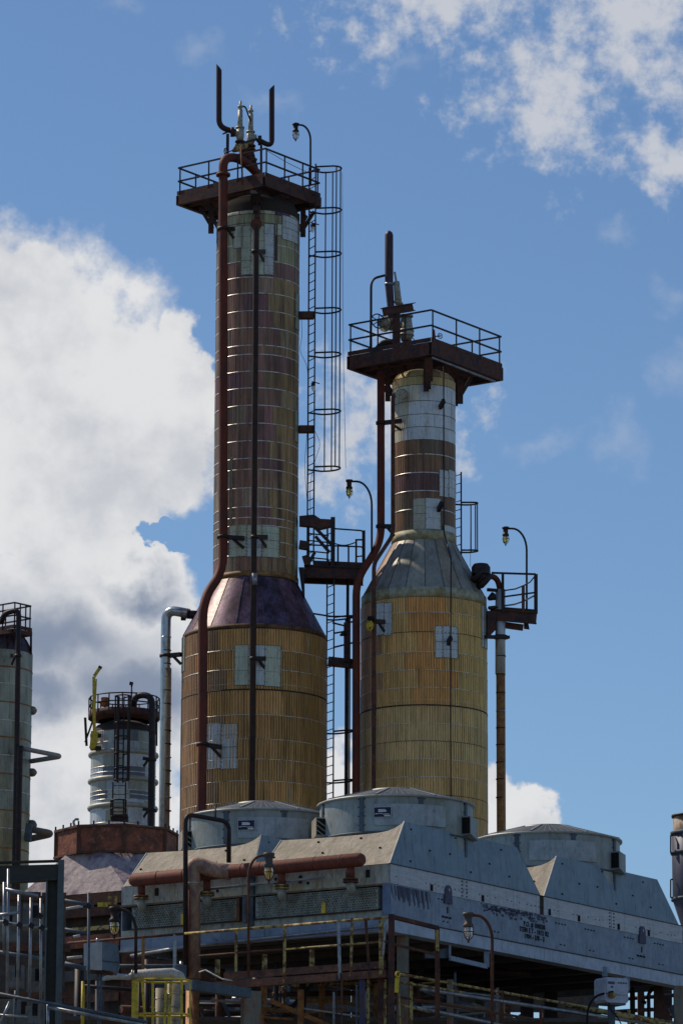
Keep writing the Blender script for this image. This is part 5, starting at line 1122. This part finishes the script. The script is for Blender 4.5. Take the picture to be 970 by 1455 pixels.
pipething('riser_pipe', 'thicker double dark pipe low on the far left column', 'pipe', [at(29,1060,Y4-2.1), at(28,1075,Y4-2.1), V((at(28,1100,Y4-2.1).x,Y4-2.1,0))], 4.5/s4, M_dark, .2, 12)
pipething('hairpin_pipe', 'grey hairpin pipe jutting right of the far left column, upper one', 'pipe', [at(33,1064,Y4-1.9), at(88,1075,Y4-1.0), at(44,1082,Y4-.2)], 3.6/s4, M_galv, .25, 12)
pipething('hairpin_pipe', 'thick tapering pipe jutting right of the far left column near its base', 'pipe', [at(38,1178,Y4-1.5), at(76,1185,Y4-1.0), at(44,1192,Y4-.6)], 5/s4, mat('brown_grey_pipe', (.17,.15,.13), .6, var=.3), .3, 12)
single('flange_stack', MB().bar(at(36,1183,Y4-1.7), at(45,1184,Y4-1.7), .6, .6), M_bluest, 'blue-grey flange block low on the right of the far left column', 'flange')
# chimney at the right edge
YS = 128.0; ss = 6302/YS; cs_ = at(986,1200,YS)
o = thing('stack', 'dark stovepipe stack cut off by the right edge, rusty cream band near its top', 'chimney', (cs_.x,YS,0)); rs = 33/ss
zS = lambda y: zf(986,y,YS)
part('top_band', MB().lathe((cs_.x,YS,0), [(rs-.04,zS(1184)),(rs-.04,zS(1162)),(rs-.10,zS(1162)),(rs-.10,zS(1184))], 32), mat('cream_stack_band', (.42,.35,.28), .7, 0, (.25,.13,.06), .45, 3, var=.3), o)
part('lip', MB().lathe((cs_.x,YS,0), [(rs-.1,zS(1163)),(rs,zS(1162)),(rs,zS(1159)),(rs-.1,zS(1159))], 32), M_dark, o)
part('body', MB().lathe((cs_.x,YS,0), [(rs*.6,0),(rs*.6,zS(1320)),(rs,zS(1279)),(rs,zS(1184)),(rs-.08,zS(1183))], 32), mat('blue_black_stack', (.06,.065,.10), .5, .2, (.09,.08,.08), .4, 2, (1,1,.4), var=.3), o)
for y in (1185,1213,1279): part('hoop', MB().lathe((cs_.x,YS,0), [(rs,zS(y)+.05),(rs+.04,zS(y)+.04),(rs+.04,zS(y)-.04),(rs,zS(y)-.05)], 32), M_bluest, o)
for y0, y1 in ((1187,1213),(1250,1276)): part('handle', MB().tube(path([at(956,y0,YS-.3), at(952.5,y0,YS-.3), at(952.5,y1,YS-.3), at(956,y1,YS-.3)], .03), .025, 6), M_dark, o)

# ------------------------------------------------------------------ steel portal and scaffold at the lower left
YF = 80.0; sf = 6302/YF
o = thing('steel_portal', 'heavy dark green steel column and beam at the lower left', 'steel frame', at(80,1455,YF))
part('flange', MB().bar(at(87,1222,YF), at(87,1222,YF)-Z*17, .115, .02, up=V((0,1,0))).bar(at(87,1222,YF)+V((-.05,.1,0)), at(87,1222,YF)-Z*17+V((-.05,.1,0)), .02, .2, up=V((0,1,0))), mat('steel_flange_paint', (.10,.125,.135), .6, .1, (.07,.08,.085), .4, 3, var=.2), o)
part('web', MB().bar(at(74,1252,YF+.15), at(74,1252,YF+.15)-Z*16, .22, .03, up=V((0,1,0))), M_green, o)
part('flange', MB().bar(at(67,1250,YF+.1), at(67,1250,YF+.1)-Z*16, .03, .2, up=V((0,1,0))), MATS['steel_flange_paint'], o)
part('beam_web', MB().bar(at(-60,1244,YF+.55), at(82,1240,YF+.1), .03, .30), M_green, o)
part('beam_flange', MB().bar(at(-60,1228,YF+.55), at(82,1224,YF+.1), .22, .025), M_green, o); part('beam_flange', MB().bar(at(-60,1258,YF+.5), at(82,1251,YF+.05), .22, .025), M_green, o)
YG = 78.0
sc_ = 'upright grey scaffold tubes at the lower left'
for i, (x, y0, y1, w_, mt_, lb) in enumerate(((6,1254,1356,.028,M_tube,'leftmost scaffold upright, short and starting near the beam'),(12,1235,1412,.026,M_tube,'brownish scaffold upright reaching up over the beam, second from the left'),(27,1272,1420,.026,M_tube,'scaffold upright third from the left, ending at a horizontal tube'),(44,1276,1431,.026,M_tube,'scaffold upright fourth from the left'),(58,1277,1431,.024,M_tube,'scaffold upright nearest the dark steel column'),(126,1269,1470,.026,M_bluest,'blue scaffold upright right of the dark steel column'),(22.5,1408,1470,.03,M_bluest,'blue stub upright at the bottom left'),(68,1426,1470,.026,M_tube,'short pale upright at the foot of the dark steel column'))):
    q = at(x,y0,YG); single('scaffold_upright', MB().tube([q, at(x-(2 if 8 < x < 50 else 0),y1,YG)], w_, 8), mt_, lb, 'scaffold tube', sc_)
for a, b, w_, mt_, lb in (((8,1264),(54,1274),.035,M_tube,'slanting scaffold tube at the top of the uprights'),((-5,1301),(27,1297),.028,M_tube,'short scaffold tube end poking in from the left edge'),((-5,1309),(67,1321),.026,M_tube,'thin scaffold tube across the middle of the uprights'),((-5,1353),(62,1364),.040,M_bluest,'thick blue tube crossing behind the uprights'),((92,1280),(133,1288),.034,M_bluest,'tube stub right of the steel column, uppermost'),((92,1321),(126,1328),.034,M_bluest,'tube stub right of the steel column, second down'),((92,1370),(122,1377),.046,M_bluest,'thick tube stub ending at the grey enclosure'),
        ((-5,1412),(210,1453),.030,M_bluest,'long slanting dark rail across the bottom left'),((69,1432),(205,1457),.034,M_tube,'brighter slanting tube just below the long dark rail'),((0,1456),(14,1424),.026,M_tube,'diagonal tube at the bottom left corner'),((0,1443),(40,1446),.024,M_tube,'low horizontal tube at the bottom left corner')):
    yy = YG+.35 if 'blue tube' in lb or 'stub right' in lb else YG-.06
    single('scaffold_tube', MB().tube([at(*a,yy), at(*b,yy)], w_, 8), mt_, lb, 'scaffold tube')
for x, y, lb in ((8,1311,'on the leftmost upright'),(28,1315,'on the third upright from the left'),(57,1302,'on the upright nearest the steel column, upper one'),(126,1288,'on the blue upright right of the steel column'),(60,1319,'on the upright nearest the steel column, lower one'),(45,1316,'on the fourth upright from the left')):
    single('scaffold_clamp', MB().bar(at(x-3,y-2,YG-.08), at(x+3,y+2,YG-.08), .10, .09), M_dark, 'dark scaffold clamp '+lb, 'clamp', 'clamps on the scaffold')
for a, b, lb in (((93,1292),(118,1288),'thin white tube right of the steel column, topmost'),((104,1332),(114,1330),'tiny bright tube end right of the steel column'),((95,1362),(117,1360),'thin bright tube left of the grey enclosure')): single('white_tube', MB().tube([at(*a,90), at(*b,90)], .03, 8), M_insw, lb, 'tube')  # pale through the white insulation material
# grey enclosure on its post
o = thing('junction_enclosure', 'dark blue-grey cabinet with slanted corners on two posts at the lower left', 'cabinet', at(140,1390,86))
def cab(x, y): return at(x,y,86)
fA = [at(145,1339,85.6), at(168,1342,86.0), at(170,1372,86.0), at(165,1383,86.0), at(145,1378,85.6)]
part('right_face', MB().prism(fA, (-.02,.5,0)), M_box, o); part('left_face', MB().prism([at(119,1341,86.1), at(145,1339,85.6), at(145,1379,85.6), at(119,1379,86.1)], (.02,.5,0)), M_box, o)
part('seam', MB().bar(at(145,1366,85.58), at(169,1368,85.98), .01, .012), M_dark, o)
part('finial', MB().tube([at(139,1340,85.9), at(139,1334,85.9)], .04, 8), M_tube, o)
for x in (141,): 
    part('post', MB().bar(at(139,1384,86), at(140,1470,86), .05, .08), M_bluest, o); part('post', MB().bar(at(144,1384,86), at(142,1470,86), .04, .05), M_bluest, o)
part('base_plate', MB().bar(at(128,1381,86), at(160,1384,86), .3, .05), M_rust, o)
# white insulated horizontal pipe
o = thing('insulated_pipe', 'lumpy white insulated pipe lying left of the elbowed pipe', 'pipe', at(200,1388,87))
part('jacket', MB().tube([at(145,1392,87.4), at(160,1388,87.3), at(183,1389,87.2), at(192,1385,87.1), at(215,1384,87), at(245,1383,86.9), at(256,1388,86.9), at(262,1398,87)], .12, 12, rr=[.04,.065,.06,.085,.095,.10,.095,.07]), M_insw, o)
part('strap', MB().tube([at(187,1387,87.15), at(188.5,1387,87.15)], .125, 12), M_tube, o)
single('saddle_box', MB().box(at(257,1381,87.3), V((.11,0,0)), V((0,.1,0)), Z*.12), M_bluest, 'small violet-grey box beside the foot of the elbowed pipe', 'box')
# yellow cage
o = thing('yellow_cage', 'yellow ladder cage hoop standing on the lower left around pale tanks', 'ladder cage', at(230,1455,86))
cc_ = at(230,1394,86); rr_ = .56
for dz, rq in ((0,.56),(-.68,.56)):
    part('hoop', MB().tube([cc_+V((rr_*math.cos(a)*1.0, rr_*.55*math.sin(a), dz)) for a in [2*PI*k/24 for k in range(24)]], .022, 6, closed=True), M_yel, o)
for x, y, w_, dx in ((192,1395,.13,-1),(202,1396,.05,6),(217,1394,.05,0),(236,1394,.05,-3),(243,1394,.06,-4),(258,1394,.05,0),(270,1393,.03,0)): part('cage_bar', MB().bar(at(x,y,85.8), at(x+dx,1475,85.8), w_, .03), M_yel, o)
single('yellow_post', MB().tube([at(118,1395,86.5), at(117,1475,86.5)], .035, 8), M_yel, 'lone yellow post between the steel column and the grey cabinet', 'post')
single('yellow_tag', MB().box(at(146,1286,93), V((.11,0,0)), V((0,.02,0)), Z*.045), M_yel, 'small yellow plate beside the amber lamp head', 'plate')
single('yellow_rusty_block', MB().box(at(160,1280,93.5), V((.10,0,0)), V((0,.08,0)), Z*.09), M_yrust, 'yellow-stained block just above the amber lamp head', 'block')
for x, r, y, lb in ((247,.15,1399,'pale segmented standpipe inside the yellow cage, right one'),(227,.085,1405,'thinner white standpipe inside the yellow cage')):
    q = at(x,y,86.6); o = thing('standpipe', lb, 'pipe', V((q.x,q.y,8))); part('pipe_run', MB().tube([q, V((q.x,q.y,8))], r, 14), mat('cream_standpipe', (.34,.30,.23), .7, 0, (.2,.15,.1), .4, 5, var=.2), o)
    for k in range(4): part('joint_band', MB().tube([q-Z*(.2+k*.26), q-Z*(.215+k*.26)], r+.01, 14), M_tube, o)
single('strut_beam', MB().bar(at(268,1400,88.5), at(352,1412,89.6), .22, .20), M_bluest, 'blue-grey beam stub running right from the foot of the elbowed pipe', 'beam')

# ------------------------------------------------------------------ dim plant under and behind the deck
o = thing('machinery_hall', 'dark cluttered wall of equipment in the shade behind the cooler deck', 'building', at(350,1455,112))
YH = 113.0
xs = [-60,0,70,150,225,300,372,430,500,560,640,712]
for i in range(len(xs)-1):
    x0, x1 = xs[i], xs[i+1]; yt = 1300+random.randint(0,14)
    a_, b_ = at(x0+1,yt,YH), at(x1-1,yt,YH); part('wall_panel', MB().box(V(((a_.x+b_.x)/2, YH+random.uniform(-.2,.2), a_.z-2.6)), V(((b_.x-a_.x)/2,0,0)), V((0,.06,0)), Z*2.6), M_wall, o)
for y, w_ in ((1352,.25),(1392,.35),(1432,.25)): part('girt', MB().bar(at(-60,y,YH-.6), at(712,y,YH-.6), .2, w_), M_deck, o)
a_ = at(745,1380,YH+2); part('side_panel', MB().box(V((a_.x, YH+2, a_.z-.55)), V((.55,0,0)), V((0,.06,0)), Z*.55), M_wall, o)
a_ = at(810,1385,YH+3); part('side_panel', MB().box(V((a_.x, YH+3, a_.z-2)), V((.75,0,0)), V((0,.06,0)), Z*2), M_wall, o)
light_block = thing('light_block_floor', 'unseen floor plate added beneath the deck to block light from below', 'floor', at(350,1700,100))  # out of view, added to keep light from coming up from below
part('floor_plate', MB().box(at(300,1500,104), V((9,0,0)), V((0,8.5,0)), Z*.04), M_deck, light_block)
GP = 'dim pipes crossing in the shade under the cooler deck'
rnd = random.Random(21); used = {}
def plab(mt_, rad, x, y, up):
    c = {'rusted_steel':'rusty','dark_painted_steel':'black','blue_grey_steel':'slate blue','rusty_orange_insulation':'orange-brown','scaffold_tube':'pale grey','gloomy_soffit':'dark grey','flaking_yellow_rail':'yellow-flaked'}[mt_.name]  # colour words follow each material's base tone
    w_ = 'thin' if rad < .04 else 'slim' if rad < .055 else 'medium' if rad < .09 else 'thick'
    if x < 190: pl = 'below the old rust-red drum'
    elif x < 290: pl = 'behind the yellow cage'
    elif x < 450: pl = 'under the rusty walkway' if y > 1395 else 'behind the walkway railing'
    elif x < 560: pl = 'left of the corner frame'
    elif x < 640: pl = 'right of the corner frame'
    else: pl = 'around the frosted lamp pole'
    lb = '%s %s %s pipe in the shade %s%s' % (w_, c, 'upright' if up else 'horizontal', pl, ', higher' if y < 1385 else ', near bottom' if y > 1425 else '')
    if lb in used: lb += ', lower one' if y > used[lb] else ', upper one'
    used[lb] = y
    return lb
mts = [M_rust, M_dark, M_bluest, M_insrust, M_dark, M_tube, M_deck, M_yrust, M_rust]
for k in range(58):
    if k % 3:                                               # horizontal pipes
        x0 = rnd.uniform(95,720); x1 = x0+rnd.uniform(60,190); y = rnd.uniform(1352,1452); Yq = rnd.uniform(97,110)
        if x0 < 560: y = max(y, 1400 if 290 < x0 else 1360)
        if x0 > 560: y = max(y, 1345+(x0-560)*.18)
        x1 = min(x1, 745 if y > 1402 else 800)
        single('process_pipe', MB().tube([at(x0,y,Yq), at(x1,y+rnd.uniform(-4,8),Yq+rnd.uniform(0,1.5))], (q_ := rnd.choice([.03,.045,.06,.1])), 8), mts[k % 9], plab(mts[k % 9], q_, x0, y, False), 'pipe', GP)
    else:
        x0 = rnd.uniform(100,705); Yq = rnd.uniform(96,108); y = rnd.uniform(1345,1400); a_ = at(x0,y,Yq)
        single('process_pipe', MB().tube([a_, a_-Z*rnd.uniform(1,4)], (q_ := rnd.choice([.03,.05,.08,.11])), 8), mts[(k//3) % 9], plab(mts[(k//3) % 9], q_, x0, y, True), 'pipe', GP)
for a, b, Y, w_, lb in (((610,1344),(592,1392),98,.12,'dark diagonal brace behind the corner frame'),((450,1392),(395,1455),97,.10,'dark diagonal brace under the rusty walkway'),((315,1420),(330,1455),96,.07,'grey diagonal strut beneath the blue-grey beam stub'),((530,1440),(700,1370),108,.2,'long dark diagonal girder deep in the shade')):
    single('diagonal_brace', MB().bar(at(*a,Y), at(*b,Y), w_, w_), M_dark if w_ != .07 else M_bluest, lb, 'brace')
for x0, y0, x1, y1, Y, mt_, lb in ((376,1432,400,1452,101,M_galv,'tilted pale sheet lying in the shade below the rusty walkway'),(402,1434,424,1450,101,M_tube,'second tilted grey sheet in the shade'),(405,1354,436,1374,104,M_green,'dark green cabinet behind the walkway railing')):
    single('loose_sheet', MB().prism([at(x0,y0,Y), at(x1,y0+2,Y+.3), at(x1-4,y1,Y+.1), at(x0-4,y1-2,Y-.2)], (0,.04,0)), mt_, lb, 'sheet')
for x0, y0, w_, h_, lb in ((505,1400,3,55,'slim pale upright below the corner of the walkway'),(510,1388,9,70,'violet painted upright below the walkway corner'),(521,1392,4,64,'cream flaking upright below the walkway corner'),(545,1392,4,60,'thin yellow-flaked upright just left of the corner frame'),(536,1390,8,70,'wide rusty upright left of the corner frame'),(484,1385,3,70,'rusty rod under the walkway'),(478,1385,1.3,70,'fine wire rod under the walkway')):
    q = at(x0+w_/2,y0,91); mt_ = {'violet':mat('violet_paint', (.045,.05,.12), .5, col2=(.08,.05,.06), var=.3),'cream':M_yrust,'thin':M_yrust,'wide':M_rust,'slim':M_bluest,'rusty':M_rust,'fine':M_dark}[lb.split()[0]]
    single('upright', MB().bar(q, q-Z*3, w_/69, w_/69), mt_, lb, 'post')

for x0, y0, x1, y1, Y, lb in ((-4,1288,24,1338,84,'grey sheet panel behind the two leftmost scaffold uprights'),(33,1284,60,1322,84.3,'grey sheet panel with a dark slot behind the middle scaffold uprights'),(10,1372,33,1404,84,'pale square panel low behind the scaffold'),(38,1376,62,1410,84.4,'second pale panel low behind the scaffold, nearer the steel column'),(-6,1420,66,1460,84.8,'dim grey panel at the very bottom behind the scaffold'),(36,1430,56,1455,84.2,'small grey box at the bottom behind the scaffold')):
    o = thing('cabinet', lb, 'panel', at((x0+x1)/2,y1,Y)); a_, b_ = at(x0,y0,Y), at(x1,y1,Y)
    part('case', MB().box((a_+b_)/2+V((0,.15,0)), V(((b_.x-a_.x)/2,0,0)), V((0,.15,0)), Z*((a_.z-b_.z)/2)), M_cabi, o)
    part('slot', MB().box((a_+b_)/2+V((.05,-.008,.1)), V((.05,0,0)), V((0,.004,0)), Z*.12), M_blk, o)
o = thing('backing_wall', 'brown-black wall deep behind the scaffold at the lower left', 'wall', at(30,1455,88))
for k in range(4):
    a_ = at(-45+k*36,1266+k,88); part('wall_panel', MB().box(a_-Z*2+V((.2,0,0)), V((.245,0,0)), V((0,.04,0)), Z*2), M_wall, o)
for y, w_ in ((1275,.10),(1345,.16),(1412,.14)): part('girt', MB().bar(at(-50,y,87.8), at(100,y+3,87.8), .1, w_), M_rust, o)

for k in range(26):
    x0 = rnd.uniform(290,735); Yq = rnd.uniform(94,103); y = rnd.uniform(1398,1412) if x0 < 560 else rnd.uniform(1350+(x0-560)*.2,1420); a_ = at(x0,y,Yq)
    w_ = rnd.choice([.05,.07,.10,.14]); mt_ = rnd.choice([M_rust,M_insrust,M_yrust,M_bluest,M_colr,M_tube])
    cn = {'rusted_steel':'rusty','rusty_orange_insulation':'orange-brown','flaking_yellow_rail':'yellow-flaked','blue_grey_steel':'slate blue','rusting_grey_column':'tan-grey','scaffold_tube':'pale grey'}[mt_.name]
    slb = '%s %s stand with crossbar in the shade, %s %s' % (('thin','slim','medium','broad')[[.05,.07,.10,.14].index(w_)], cn, 'left part' if x0 < 400 else 'middle part' if x0 < 560 else 'right part', ('near the front','mid depth','far back')[min(2,int((Yq-94)/3))])
    if slb in used: slb += ', right one' if x0 > used[slb] else ', left one'
    used[slb] = x0
    o = thing('pipe_stand', slb, 'stand', a_-Z*3, 'stands in the shade under the cooler')
    part('post', MB().bar(a_, a_-Z*3, w_, w_), mt_, o)
    part('crossbar', MB().bar(a_-Z*rnd.uniform(.2,.9)-V((rnd.uniform(.3,.8),0,0)), a_-Z*rnd.uniform(.2,.9)+V((rnd.uniform(.3,.9),0,0)), w_*.7, w_*.7), mt_, o)
